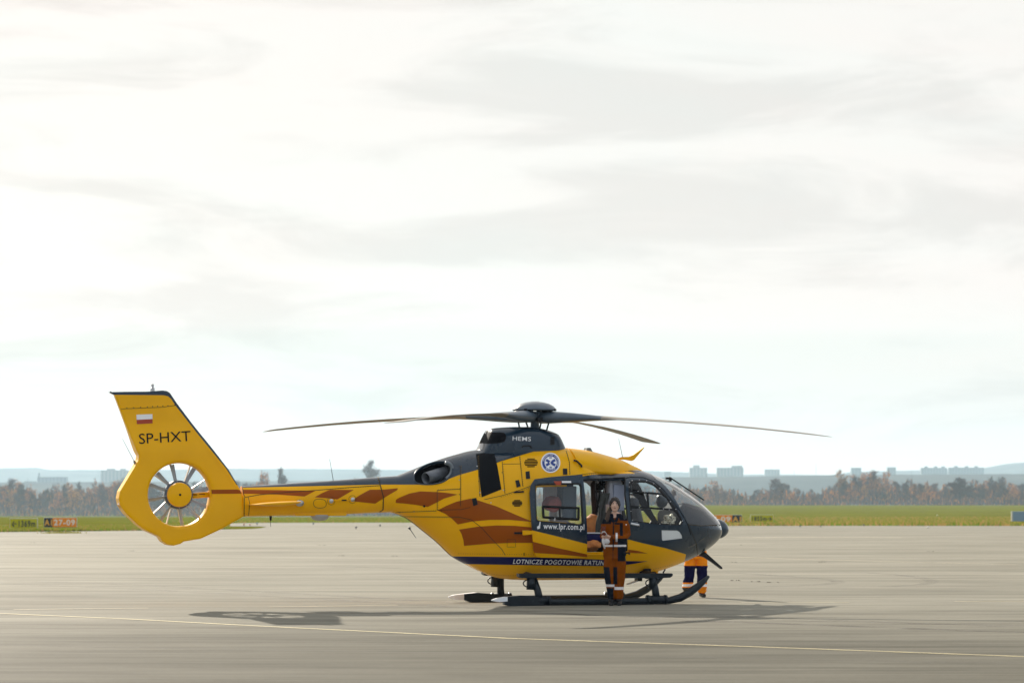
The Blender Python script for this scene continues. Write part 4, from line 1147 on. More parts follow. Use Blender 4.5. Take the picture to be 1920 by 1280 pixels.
m = MB(); a = PL(1253.5,894,0); m.box(a+Vector((0,0,-.02)), (.09,.04,.035)); m.box(a+Vector((.03,0,-.045)), (.04,.03,.05)); m.build('guide_bracket', BLK, heli)
extr('air_scoop', c7([(1137,562),(1143,525),(1172,524),(1198,568)]), -.08, .08, GREY)
V, Fc = lathe([(0,-.21),(.05,-.20),(.10,-.16),(.14,-.08),(.155,0),(.14,.08),(.10,.14),(.05,.18),(0,.19)], 28, 'x')
m = MB(); m.add(V, Fc); o = m.build('nose_pod', NAVY, heli, True); p = PL(1345.5, 991, -.42); o.location = p; o.rotation_euler = (0, radians(8), 0); o.scale = (1,1,1.05)
m = MB(); m.tube([p, p+Vector((-.35,.0,-.02))], [.10,.06], 10); m.build('pod_mount', NAVY, heli, True)
# small light under the belly, clutter between belly and cross tube
extr('belly_antenna', c6([(1175,140),(1182,122),(1205,122),(1196,145)]) if False else [(1166,1068),(1170,1075),(1176,1075),(1179,1067)], .3, .36, SKIDW)
m = MB()
for x_, y_, w, s_ in ((1203,1074,.4,.12),(1212,1070,.5,.10),(1190,1077,.3,.09),(1220,1078,.3,.14),(1197,1085,.1,.08),(1180,1079,.3,.05)):
    m.box(PL(x_, y_, w), (s_, .15, s_*.8))
m.build('belly_fittings', BLK, heli)
extr('landing_light_arm', c6([(1228,225),(1300,202),(1302,210),(1232,234)]), .1, .16, SKIDW)
box('belly_post', PL(1229.5,1071,.2), (.07,.07,.13), YEL, heli, .01)

# ------------------------------------------------------------------ skids
GW = 1.0
def skid(w):
    m = MB(); sgn = 1 if w > 0 else -1
    # tube centre line (local x, z); taken from the near skid
    q = [(951,1127.5),(1000,1127.5),(1100,1127.5),(1200,1127),(1232,1126.5),(1255,1125),(1275,1120),(1293,1110),(1308,1099),(1320,1088.5),(1329,1079.5)]
    pts = []
    for x_, y_ in q:
        v = PL(x_, y_, GW); pts.append(Vector((v.x, -w, v.z)))
    rad = [.052]*5+[.056,.064,.066,.058,.044,.022]
    dz = min(p.z-r for p, r in zip(pts[:5], rad)); 
    for p in pts[:5]: p.z = .052+.003
    V, Fc = tube_geo(pts, rad, 16)
    o = mob('skid_tube', V, Fc, SKID, heli)
    x0 = pts[0].x
    # wear shoe and rear settling pad
    mob_ = MB(); mob_.box((x0+1.3, -w, .012), (2.3, .07, .02)); mob_.build('skid_shoe', BLK, heli)
    V = []
    prof_ = ((-.26,.015,.085,.10),(-.16,.07,.065,.125),(-.02,.085,.075,.145),(.22,.085,.09,.165),(.42,.07,.09,.15),(.60,.05,.08,.12)) if sgn > 0 else ((-.36,.015,.08,.10),(-.26,.06,.05,.125),(-.12,.085,.04,.14),(.10,.10,.03,.16),(.34,.08,.03,.14),(.60,.05,.03,.11))
    for x, hw, zb, zt in prof_:
        V += [(x0+x,-w-hw,zb),(x0+x,-w+hw,zb),(x0+x,-w+hw,zt),(x0+x,-w-hw,zt)]
    Fc = [(i*4+k, i*4+(k+1) % 4, (i+1)*4+(k+1) % 4, (i+1)*4+k) for i in range(5) for k in range(4)]+[(0,1,2,3),(23,22,21,20)]
    mob('settling_pad', V, Fc, [SKIDW, SKID], heli, [0 if i < 8 or i == 20 or (sgn < 0 and i in (10, 14)) else 1 for i in range(22)], smooth=False)  # white tip; white top faces of the far pad paint in sun glint
    V = []
    for x, hw, zb, zt in ((-.06,.05,.02,.08),(.03,.08,.002,.09),(.35,.08,.002,.10),(.6,.055,.004,.10)):
        V += [(x0+x,-w-hw,zb),(x0+x,-w+hw,zb),(x0+x,-w+hw,zt),(x0+x,-w-hw,zt)]
    Fc = [(i*4+k, i*4+(k+1) % 4, (i+1)*4+(k+1) % 4, (i+1)*4+k) for i in range(3) for k in range(4)]+[(0,1,2,3),(15,14,13,12)]
    mob('skid_heel', V, Fc, [SKID], heli, smooth=False)
    for x_, top_ in ((1012, (1000,1080)), (1231, (1222,1078))):
        b_ = PL(x_, 1124, GW)
        m2 = MB(); m2.tube([(b_.x-.17,-w,.075),(b_.x+.17,-w,.075)], .068, 12)
        for dx in (-.15,.15): m2.tube([(b_.x+dx-.02,-w,.075),(b_.x+dx+.02,-w,.075)], .078, 12)
        m2.build('skid_saddle', SKID, heli, True)
for w in (GW, -GW): skid(w)
def cross(pxl, pxt, name='cross_tube'):
    b_ = PL(*pxl, GW); t_ = PL(*pxt, .86)
    pts = [Vector((b_.x, -GW, .08)), Vector((b_.x*.6+t_.x*.4, -.96, .08+(t_.z-.08)*.45)), Vector((t_.x, -.86, t_.z-.02)), Vector((t_.x, -.72, t_.z+.03)), Vector((t_.x, -.4, t_.z+.055)), Vector((t_.x, 0, t_.z+.06))]
    pts = pts+[Vector((p.x, -p.y, p.z)) for p in pts[-2::-1]]
    r = [.062,.058,.056,.052,.05,.05,.05,.052,.056,.058,.062]
    V, Fc = tube_geo(pts, r, 14); mob(name, V, Fc, SKID, heli)
cross((1012,1124), (1001,1084)); cross((1231,1124), (1223,1080))
for s in (1, -1):
    for x_, y_ in ((997,1093),(1226,1092)):
        p = PL(x_, y_, .93); m = MB()
        m.tube([(p.x+.08*cos(a)-.06, -.93*s, p.z+.055*sin(a)) for a in np.linspace(pi/2, 3*pi/2, 9)], .010, 6)
        m.tube([(p.x-.02, -.93*s, p.z-.10), (p.x-.01, -.93*s, p.z+.10)], .068, 12)
        m.build('tie_ring', SKID, heli, True)
# boarding steps
for s in (1, -1):
    a, b = PL(976,1078.5,.93), PL(1254,1078.5,.93)
    m = MB(); q = [PL(x_, y_, .93) for x_, y_ in ((971,1074.5),(1257,1074),(1259,1076),(1258,1079),(1254,1082),(1236,1083),(976,1083),(971,1080))]
    n = len(q); V = [(v.x, -.86*s, v.z) for v in q]+[(v.x, -1.0*s, v.z) for v in q]
    mob('boarding_step', V, [tuple(range(n)), tuple(range(2*n-1, n-1, -1))]+[(i, n+i, n+(i+1) % n, (i+1) % n) for i in range(n)], SKID, heli, smooth=False)
    m = MB(); p = PL(1240,1077,.93)
    m.tube([(p.x+.02, -.95*s, p.z+.03), (p.x+.06, -.95*s, p.z+.09)], .012, 6)
    m.tube([(PL(1226,1097,.95).x, -.95*s, PL(1226,1097,.95).z), (PL(1238,1084,.95).x, -.95*s, PL(1238,1084,.95).z)], .02, 8)
    m.build('step_bracket', SKID, heli, True)
# ------------------------------------------------------------------ people
def person(name, label, pose, colfn, mats, loc, rz, vox=0.0065, wr=0.006, seed=1):
    from mathutils import noise as mn
    bm_all = MB()
    def ell(c, r, rot=None, seg=20):
        V, Fc = [], []; n = 12
        for i in range(n+1):
            th = pi*i/n
            for k in range(seg):
                a = 2*pi*k/seg; v = Vector((r[0]*sin(th)*cos(a), r[1]*sin(th)*sin(a), r[2]*cos(th)))
                if rot is not None: v = rot @ v
                V.append(v+Vector(c))
        Fc = [(i*seg+k, i*seg+(k+1) % seg, (i+1)*seg+(k+1) % seg, (i+1)*seg+k) for i in range(n) for k in range(seg)]
        bm_all.add(V, Fc)
    def limb(pts, rads, seg=16): bm_all.tube(pts, rads, seg)
    J = pose
    # torso: stacked rings
    V = []; seg = 24
    for (cx, cyy, cz, rx, ry) in J['torso']:
        for k in range(seg):
            a = 2*pi*k/seg; ca, sa = cos(a), sin(a); e = 0.85
            V.append((cx+rx*math.copysign(abs(ca)**e, ca), cyy+ry*math.copysign(abs(sa)**e, sa), cz))
    m = len(J['torso'])
    bm_all.add(V, [(i*seg+k, i*seg+(k+1) % seg, (i+1)*seg+(k+1) % seg, (i+1)*seg+k) for i in range(m-1) for k in range(seg)]+[tuple(range(seg-1, -1, -1)), tuple((m-1)*seg+k for k in range(seg))])
    for pts, rads in J['limbs']: limb(pts, rads)
    for e in J['ell']: ell(*e)
    me = bpy.data.meshes.new(name+'_raw'); me.from_pydata(bm_all.V, [], bm_all.F); me.update()
    o = bpy.data.objects.new(name+'_raw', me); COL.objects.link(o)
    md = o.modifiers.new('r', 'REMESH'); md.mode = 'VOXEL'; md.voxel_size = vox
    md2 = o.modifiers.new('s', 'SMOOTH'); md2.iterations = 3; md2.factor = .5
    dg = bpy.context.evaluated_depsgraph_get(); dg.update()
    ev = bpy.data.meshes.new_from_object(o.evaluated_get(dg)); bpy.data.objects.remove(o); bpy.data.meshes.remove(me)
    nV = len(ev.vertices); co = np.empty(nV*3); ev.vertices.foreach_get('co', co); co = co.reshape(-1, 3)
    no = np.empty(nV*3); ev.vertex_normals.foreach_get('vector', no); no = no.reshape(-1, 3)
    out = co.copy()
    for i in range(nV):
        p = Vector(co[i]); k = J['cloth'](p)
        if k > 0:
            d = mn.noise(Vector((p.x*9+seed, p.y*9, p.z*16)))+.5*mn.noise(Vector((p.x*22, p.y*22+seed, p.z*30)))
            out[i] += no[i]*d*wr*k
    ev.vertices.foreach_set('co', out.ravel())
    ev.materials.clear()
    for mt in mats: ev.materials.append(mt)
    n = len(ev.polygons); cen = np.empty(n*3); ev.polygons.foreach_get('center', cen); cen = cen.reshape(-1, 3)
    ev.polygons.foreach_set('material_index', [colfn(*c) for c in cen]); ev.polygons.foreach_set('use_smooth', [True]*n)
    ev.name = name; ev.update()
    b = bpy.data.objects.new(name, ev); COL.objects.link(b)
    b.location = loc; b.rotation_euler = (0, 0, rz)
    tag(b, label, 'person'); return b

SKIN = pbr('skin', (.72, .46, .35), .5, var=.08, vscale=30)
SUIT = pbr('suit_burnt_orange', (.22, .052, .001), .85, spec=.05, var=.18, vscale=9, bump=.3, bscale=90)
SUITN = pbr('suit_navy', (.006, .010, .020), .85, spec=.08, var=.2, vscale=12, bump=.3, bscale=90)
HIVIS = pbr('suit_bright_orange', (.95, .28, .008), .8, spec=.08, var=.12, vscale=9)
HNAVY = pbr('trouser_navy', (.006, .006, .045), .8, spec=.08, var=.2, vscale=10)
REFL = pbr('reflective_band', (.85, .82, .82), .5)
BOOT = pbr('boot_black', (.012, .012, .013), .5)
HAIR = pbr('dark_hair', (.018, .012, .009), .55, bump=.8, bscale=120)
LIP = pbr('lip', (.30, .10, .08), .5); EYEW = pbr('eye_white', (.55, .53, .50), .3); EYED = pbr('eye_dark', (.02, .014, .01), .2)

WX, WY = atY(1151, 1133, 49.0)[0], 49.0
# woman: +x right in the photo, -y towards the camera, z up.  118.4 px per metre
def wx(px): return (px-1151)/118.4
def wz(py): return (1133-py)/118.4
hb = Vector((wx(1153.2), -.02, wz(945)))       # head centre
wpose = dict(
    torso=[(wx(1152),0,wz(1046),.165,.11),(wx(1152),0,wz(1036),.178,.12),(wx(1153),0,wz(1022),.185,.128),(wx(1154),0,wz(1008),.170,.122),(wx(1154),-.005,wz(995),.172,.122),(wx(1153.5),-.005,wz(983),.185,.125),(wx(1153),0,wz(975),.175,.105),(wx(1153),.0,wz(969),.12,.075),(wx(1153),.0,wz(965),.07,.06)],
    limbs=[
        # legs (viewer left, viewer right)
        ([(wx(1144),0,wz(1042)),(wx(1143.5),-.01,wz(1060)),(wx(1143.5),-.03,wz(1080)),(wx(1146),0,wz(1100)),(wx(1147),.0,wz(1118))],[.095,.098,.088,.075,.062]),
        ([(wx(1161),0,wz(1042)),(wx(1162),0,wz(1060)),(wx(1161),-.015,wz(1080)),(wx(1160),0,wz(1100)),(wx(1159.5),0,wz(1120))],[.10,.102,.092,.083,.075]),
        ([(wx(1147),.03,wz(1115)),(wx(1146.5),.02,wz(1127)),(wx(1146),-.05,wz(1129.5)),(wx(1145.5),-.14,wz(1130.3))],[.058,.050,.042,.03]),
        ([(wx(1159.5),.03,wz(1115)),(wx(1160),.02,wz(1127)),(wx(1160.5),-.05,wz(1129.5)),(wx(1161.5),-.14,wz(1130.3))],[.06,.050,.042,.03]),
        # arm viewer right: shoulder, elbow, wrist
        ([(wx(1168),0,wz(974)),(wx(1173.5),.0,wz(985)),(wx(1176),-.01,wz(1000)),(wx(1171),-.09,wz(1007.5)),(wx(1158),-.17,wz(1006)),(wx(1146),-.20,wz(1004.5))],[.068,.064,.058,.054,.048,.040]),
        # arm viewer left
        ([(wx(1138),0,wz(974)),(wx(1133.5),.01,wz(985)),(wx(1132.5),-.01,wz(998)),(wx(1131),-.10,wz(1003)),(wx(1129),-.17,wz(1004))],[.062,.056,.05,.046,.038]),
        # neck
        ([(wx(1153),.01,wz(970)),(wx(1153.2),0,wz(958))],[.052,.050]),
        # hood / collar roll
        ([(wx(1141),-.03,wz(976)),(wx(1143.5),-.02,wz(969)),(wx(1147),.05,wz(963)),(wx(1153),.08,wz(961.5)),(wx(1160),.05,wz(963)),(wx(1165),-.02,wz(968)),(wx(1166.5),-.05,wz(974))],[.03,.036,.036,.036,.036,.036,.03]),
        ([(wx(1145),-.10,wz(976)),(wx(1147),-.085,wz(969)),(wx(1148.5),-.05,wz(964))],[.022,.026,.026]),
        ([(wx(1161),-.10,wz(975)),(wx(1160),-.085,wz(969)),(wx(1158.5),-.05,wz(964))],[.022,.026,.026]),
    ],
    ell=[
        (hb, (.070,.088,.105)), (hb+Vector((0,-.015,-.052)), (.055,.062,.060)),          # skull, jaw
        (hb+Vector((0,-.092,-.018)), (.013,.020,.026)), (hb+Vector((0,-.085,.003)), (.010,.014,.03)),   # nose
        (hb+Vector((0,-.066,-.088)), (.022,.016,.016)),                                     # chin
        (hb+Vector((0,-.078,-.058)), (.024,.010,.008)),                                     # mouth
        (hb+Vector((-.028,-.075,.022)), (.022,.012,.008)), (hb+Vector((.028,-.075,.022)), (.022,.012,.008)),  # brows
        (hb+Vector((-.036,-.060,-.024)), (.020,.016,.020)), (hb+Vector((.036,-.060,-.024)), (.020,.016,.020)),
        ((wx(1171),-.12,wz(1037)), (.03,.03,.04)),
    ],
    cloth=lambda p: 0 if (p.z > wz(963) or p.z < wz(1122)) else (1.0 if p.z < wz(1034) else .8))
def wcol(x, y, z):
    px = 1151+x*118.4; py = 1133-z*118.4
    if py > 1121: return 3
    if py > 1098.2 and py < 1103 and px > 1152: return 2
    if py > 1093.5 and py < 1098 and px <= 1152: return 2
    if py > 1050:
        if py > 1061 and py < 1093:
            if px <= 1142.5+ (py-1061)*.12 : return 1
            if 1150 < px < 1157.5: return 1
        if py > 1100 and px < 1150: return 1
        return 0
    if 1019.5 < py < 1023 and not (1133 < px < 1143 and y < -.12): return 2
    if py < 961.5: return 4
    if y < 0.02 and py < 970.5 and abs(px-1153) < 3.4-(py-961)*.12 and y > -.075: return 4
    # forearm bands
    if y < -.10 and 1154.2 < px < 1158.2 and 997 < py < 1014: return 2
    if py < 981 and px < 1147 and (py < 976 or px < 1146): return 1        # dark yoke
    if py < 974.5 and (px > 1159 + (py-962)*.25): return 1
    if py < 970: return 1
    
    if 979 < py < 1003 and 1162.5 < px < 1168 and y < -.02: return 1
    if py > 1008 and px > 1158: return 1
    if abs(px-1149.5) < .7 and y < -.09: return 1
    return 0
woman = person('person', 'person in burnt orange flight suit with dark hood standing at the open cabin door', wpose, wcol, [SUIT, SUITN, REFL, BOOT, SKIN], (WX, WY, 0), -atY(1151,1133,49)[0]/49)
def eyes(root, hb):
    for s in (-1, 1):
        V, Fc = lathe([(0,-.009),(.007,-.006),(.0095,0),(.007,.006),(0,.009)], 12)
        mob('eye', V, Fc, EYEW, root, loc=hb+Vector((s*.027,-.074,.004)))
        V, Fc = lathe([(0,-.0045),(.0045,0),(0,.0045)], 10); mob('iris', V, Fc, EYED, root, loc=hb+Vector((s*.026,-.0815,.004)))
        m = MB(); m.tube([hb+Vector((s*.014,-.088,.022)), hb+Vector((s*.028,-.087,.027)), hb+Vector((s*.042,-.075,.022))], .0038, 6); m.build('eyebrow', HAIR, root, True)
        m = MB(); m.tube([hb+Vector((s*.066,-.002,-.03)), hb+Vector((s*.072,.004,-.014)), hb+Vector((s*.070,.004,.0))], .009, 8); m.build('ear', SKIN, root, True)
    m = MB(); m.tube([hb+Vector((-.021,-.083,-.055)), hb+Vector((0,-.089,-.054)), hb+Vector((.021,-.083,-.055))], [.003,.0055,.003], 8); m.build('lips', LIP, root, True)
eyes(woman, hb)
def hair(root, hb):
    from mathutils import noise as mn
    bm = bmesh.new(); bmesh.ops.create_icosphere(bm, subdivisions=5, radius=1)
    dele = []
    for v in bm.verts:
        p = v.co.copy()
        line = .50-1.05*abs(p.x+.06)**1.6+.05*mn.noise(p*6)      # parted hairline
        if p.y < -.12 and p.z < line and abs(p.x) < .90: dele.append(v); continue
        if p.z < -.55 and p.y < .0: dele.append(v); continue
        k = 1+.05*mn.noise(p*3)+.05*mn.noise(Vector((p.x*16, p.y*6, p.z*4)))-.05*math.exp(-((p.x+.06)/.07)**2)*(p.z > 0)
        v.co = Vector((p.x*.088, p.y*.108+.006, p.z*.117+.006))*k
    bmesh.ops.delete(bm, geom=dele, context='VERTS')
    o = bmob('hair', bm, HAIR, root, True); o.location = hb
    o.modifiers.new('s', 'SOLIDIFY').thickness = .010
    m = MB()
    for k in range(7):
        dx = (k-3)*.008
        m.tube([hb+Vector((-.055+dx,.05,-.04)), hb+Vector((-.085+dx,.03,-.10)), hb+Vector((-.105+dx*1.1,-.02,-.15)), hb+Vector((-.118+dx,-.06,-.21)), hb+Vector((-.122+dx*.6,-.085,-.27))], [.010,.013,.012,.009,.004], 8)
    m.build('ponytail', pbr('brown_hair', (.06,.032,.018), .6, bump=.8, bscale=120), root, True)
hair(woman, hb)
def hand(root, wrist, fwd, up, s, curl=.9, scale=1.0):
    """palm plus five curled fingers; fwd = pointing direction, up = back of the hand"""
    fwd = Vector(fwd).normalized(); up = (Vector(up)-fwd*Vector(up).dot(fwd)).normalized(); side = fwd.cross(up)*s
    w = Vector(wrist); m = MB()
    def R(v, a): return v*cos(a)-up*sin(a)
    m.tube([w, w+fwd*.03*scale, w+fwd*.075*scale], [(.022,.018),(.034,.017),(.038,.014)], 14)
    for k, ln in enumerate((.062,.072,.068,.052)):
        b = w+fwd*.072*scale+side*(.028-.019*k)*scale
        d1 = R(fwd, curl*.4); d2 = R(fwd, curl*1.1); d3 = R(fwd, curl*1.8)
        p1 = b+d1*ln*.45*scale; p2 = p1+d2*ln*.32*scale; p3 = p2+d3*ln*.25*scale
        m.tube([b-fwd*.02, b, p1, p2, p3], [.0085,.0092,.0085,.0078,.006], 10)
    b = w+fwd*.025*scale+side*.03*scale; d = (fwd*.7+side*.7-up*.3).normalized()
    p1 = b+d*.03*scale; p2 = p1+(fwd*.8+side*.1-up*.5).normalized()*.03*scale
    m.tube([b-d*.02, b, p1, p2], [.011,.011,.0095,.007], 10)
    return m.build('hand', SKIN, root, True)
hand(woman, (wx(1145),-.20,wz(1004.5)), (-1,-.1,.05), (0,-1,.3), -1)
hand(woman, (wx(1129),-.175,wz(1004)), (.9,-.35,-.05), (0,-1,.3), 1)
# shoulder flag patch
m = MB(); c = Vector((wx(1172.8),-.062,wz(983)))
for k, mt in enumerate((0, 1)):
    m.box(c+Vector((0,-.004,.008-.016*k)), (.048,.008,.016), mt, Matrix.Rotation(radians(25), 3, 'Z'))
m.build('sleeve_patch', [WHT, RED], woman)
def strap(name, pts, wdt, th, mat):
    V = []; pts = [Vector(p) for p in pts]
    for i, p in enumerate(pts):
        d = (pts[min(i+1, len(pts)-1)]-pts[max(i-1, 0)]).normalized(); nn = Vector((0,-1,0)); sd_ = d.cross(nn).normalized()*wdt/2; o_ = d.cross(sd_).normalized()*th/2
        V += [p-sd_-o_, p+sd_-o_, p+sd_+o_, p-sd_+o_]
    n = len(pts); Fc = [(i*4+k, i*4+(k+1) % 4, (i+1)*4+(k+1) % 4, (i+1)*4+k) for i in range(n-1) for k in range(4)]+[(0,1,2,3),(4*n-1,4*n-2,4*n-3,4*n-4)]
    return mob(name, V, Fc, mat, woman, smooth=False)
strap('zip', [(wx(1151.5),-.095,wz(972)),(wx(1151),-.128,wz(985)),(wx(1150.5),-.128,wz(1000)),(wx(1150),-.134,wz(1020)),(wx(1149.8),-.128,wz(1030))], .016, .008, SUITN)
strap('pocket_flap', [(wx(1153),-.128,wz(980)),(wx(1162),-.118,wz(980.5))], .028, .012, SUITN)
strap('pocket_flap', [(wx(1155),-.138,wz(1008)),(wx(1163),-.125,wz(1008))], .02, .010, SUITN)
strap('collar', [(wx(1146.5),-.075,wz(962.5)),(wx(1147.5),-.105,wz(970)),(wx(1150),-.118,wz(977))], .045, .014, SUITN)
strap('collar', [(wx(1160),-.075,wz(962.5)),(wx(1158),-.105,wz(970)),(wx(1154),-.118,wz(977))], .045, .014, SUITN)
# the thing in the hands
B = thing('held_toy', 'small brown and white bundle held in both hands in front of the waist', 'bundle', (0,0,0))
B.location = (WX, WY, 0); B.rotation_euler = (0, 0, woman.rotation_euler.z)
def lump(name, c, r, mat, seed, amp=.1):
    from mathutils import noise as mn
    bm = bmesh.new(); bmesh.ops.create_icosphere(bm, subdivisions=3, radius=1)
    for v in bm.verts:
        p = v.co.copy(); k = 1+amp*mn.noise(p*2+Vector((seed,0,0))); v.co = Vector((p.x*r[0], p.y*r[1], p.z*r[2]))*k
    o = bmob(name, bm, mat, B, True); o.location = c; return o
BRF = pbr('brown_plush', (.13, .025, .012), .9, bump=.6, bscale=60); WHF = pbr('white_cloth', (.62, .60, .60), .85, bump=.4, bscale=50)
lump('brown_part', Vector((wx(1132),-.235,wz(990.5))), (.032,.03,.042), BRF, 1)
lump('brown_part', Vector((wx(1133),-.25,wz(999))), (.040,.03,.026), BRF, 2)
for s in (-1, 1): lump('brown_part', Vector((wx(1132)+s*.024,-.235,wz(986.5))), (.014,.012,.014), BRF, 3)
m = MB(); m.tube([(wx(1128.5),-.255,wz(999)), (wx(1130),-.265,wz(995.5)), (wx(1134),-.265,wz(995)), (wx(1137),-.255,wz(999)), (wx(1137.5),-.25,wz(1003))], .010, 8); m.build('white_strap', WHF, B, True)
lump('white_part', Vector((wx(1137.5),-.235,wz(1013.5))), (.050,.03,.045), WHF, 4, .2)
m = MB(); m.tube([(wx(1131),-.24,wz(1008)), (wx(1131),-.245,wz(1014)), (wx(1133),-.245,wz(1021)), (wx(1134.5),-.24,wz(1027))], [.018,.02,.016,.010], 8); m.build('white_tail', WHF, B, True)

# person behind the nose
MX, MY = atY(1306, 1117.5, 53.6)[0], 53.6
sc_ = 5800/53.6
def mx(px): return (px-1306)/sc_
def mz(py): return (1117.5-py)/sc_
mpose = dict(
    torso=[(mx(1306),0,mz(1046),.17,.12),(mx(1305),.02,mz(1034),.19,.13),(mx(1303),.05,mz(1020),.18,.13),(mx(1299),.10,mz(1005),.18,.13),(mx(1294),.15,mz(990),.20,.13),(mx(1290),.19,mz(978),.19,.11),(mx(1288),.21,mz(972),.10,.08)],
    limbs=[([(mx(1296),0,mz(1040)),(mx(1294),0,mz(1058)),(mx(1292),-.02,mz(1080)),(mx(1288.5),.02,mz(1098)),(mx(1288),.04,mz(1104))],[.105,.10,.085,.088,.07]),
           ([(mx(1315),0,mz(1040)),(mx(1316),0,mz(1058)),(mx(1316),-.01,mz(1080)),(mx(1316),0,mz(1098)),(mx(1317),0,mz(1108))],[.105,.10,.085,.090,.075]),
           ([(mx(1288),.05,mz(1100)),(mx(1288),.06,mz(1110)),(mx(1287),.0,mz(1113)),(mx(1286.5),-.10,mz(1114))],[.06,.052,.045,.032]),
           ([(mx(1317),.02,mz(1106)),(mx(1317),.02,mz(1112)),(mx(1318),-.05,mz(1114)),(mx(1319.5),-.13,mz(1114.3))],[.06,.052,.045,.032]),
           ([(mx(1276),.16,mz(982)),(mx(1272),.10,mz(998)),(mx(1280),-.05,mz(1006))],[.065,.055,.045]),
           ([(mx(1306),.16,mz(982)),(mx(1311),.12,mz(1000)),(mx(1303),-.02,mz(1012))],[.065,.055,.045]),
           ([(mx(1288),.21,mz(976)),(mx(1287),.20,mz(962))],[.055,.055])],
    ell=[((mx(1286),.18,mz(957)), (.075,.09,.11)), ((mx(1280),-.09,mz(1008)), (.035,.04,.03)), ((mx(1303),-.06,mz(1014)), (.035,.04,.03))],
    cloth=lambda p: 0 if p.z > mz(966) else 1)
def mcol(x, y, z):
    py = 1117.5-z*sc_; px = 1306+x*sc_
    if py > 1109.5 or (py > 1099.5 and px < 1300): return 3
    if 1092.5 < py < 1097.5: return 2
    if 1059 < py < 1090: return 1
    if py < 966: return 4
    if py < 1028: return 1 if px > 1318 and py > 1022 else 0
    if 1040 < py < 1041.5: return 1
    return 0
man = person('person', 'person in bright orange and navy trousers standing behind the nose, mostly hidden by it', mpose, mcol, [HIVIS, HNAVY, REFL, BOOT, SKIN], (MX, MY, 0), 0, vox=.009, wr=.010, seed=5)
# ------------------------------------------------------------------ ground
def sstep(a, b, x):
    t = np.clip((x-a)/(b-a), 0, 1); return t*t*(3-2*t)
def terr(X, Y):
    X = np.asarray(X, float); Y = np.asarray(Y, float)
    k = sstep(-.045, .02, X/np.maximum(Y, 1))            # left of the view .. right of the view
    s = sstep(420, 2000, Y)
    base = (1-k)*(-2.8)+k*4.3
    z = s*base + np.clip(Y-2300, 0, 6000)*0.0018
    return z-0.03
def concrete():
    m = bpy.data.materials.new('apron_concrete'); m.use_nodes = True; t = m.node_tree; b = t.nodes['Principled BSDF']
    tc = N(t, 'ShaderNodeTexCoord')
    def noise(sc, det=6, rough=.6, scale=1.0, rot=0, dist=0):
        mp = N(t, 'ShaderNodeMapping'); mp.inputs['Scale'].default_value = sc; mp.inputs['Rotation'].default_value = (0, 0, radians(rot)); L(t, tc.outputs['Object'], mp.inputs[0])
        n = N(t, 'ShaderNodeTexNoise'); n.inputs['Scale'].default_value = scale; n.inputs['Detail'].default_value = det; n.inputs['Roughness'].default_value = rough; n.inputs['Distortion'].default_value = dist
        L(t, mp.outputs[0], n.inputs['Vector']); return n.outputs['Fac']
    big = noise((.07, .16, 1), 7, .65, dist=.8)
    st = noise((.16, 1.0, 1), 8, .7, rot=-2)
    st2 = noise((.30, 4.5, 1), 6, .65, rot=1.0)
    fine = noise((14, 14, 1), 4, .7)
    c = ramp(t, big, [(.30, (.192, .185, .152)), (.68, (.285, .274, .228))]).outputs[0]
    c = mixc(t, 1.0, c, ramp(t, st, [(.33, (.66, .65, .64)), (.50, (1, 1, 1)), (.75, (1.14, 1.12, 1.10))]).outputs[0], 'MULTIPLY')
    c = mixc(t, 1.0, c, ramp(t, st2, [(.32, (.70, .70, .69)), (.52, (1, 1, 1)), (.7, (1.08, 1.08, 1.06))]).outputs[0], 'MULTIPLY')
    c = mixc(t, .6, c, ramp(t, fine, [(.3, (.82, .82, .82)), (.7, (1.12, 1.12, 1.12))]).outputs[0], 'MULTIPLY')
    # worn stains
    spots = noise((.9, 2.4, 1), 3, .5); c = mixc(t, 1.0, c, ramp(t, spots, [(.74, (1, 1, 1)), (.80, (.70, .69, .67))]).outputs[0], 'MULTIPLY')
    # foreground light falloff painted into the colour: darker near camera, paler far out
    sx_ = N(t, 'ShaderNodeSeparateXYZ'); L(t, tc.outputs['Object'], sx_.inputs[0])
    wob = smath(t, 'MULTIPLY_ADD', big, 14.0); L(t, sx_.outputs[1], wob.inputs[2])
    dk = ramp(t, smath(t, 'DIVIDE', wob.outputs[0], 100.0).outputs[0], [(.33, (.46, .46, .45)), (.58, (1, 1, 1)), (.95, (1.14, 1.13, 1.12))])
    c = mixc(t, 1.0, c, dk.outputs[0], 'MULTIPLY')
    L(t, c, b.inputs['Base Color'])
    rr = smath(t, 'MULTIPLY_ADD', st, -.18); rr.inputs[2].default_value = .80; L(t, rr.outputs[0], b.inputs['Roughness'])
    b.inputs['Specular IOR Level'].default_value = .022
    bp = N(t, 'ShaderNodeBump'); bp.inputs['Strength'].default_value = .35; bp.inputs['Distance'].default_value = .01
    mx_ = smath(t, 'ADD', fine, st2); L(t, mx_.outputs[0], bp.inputs['Height']); L(t, bp.outputs[0], b.inputs['Normal'])
    return m
CONC = concrete()
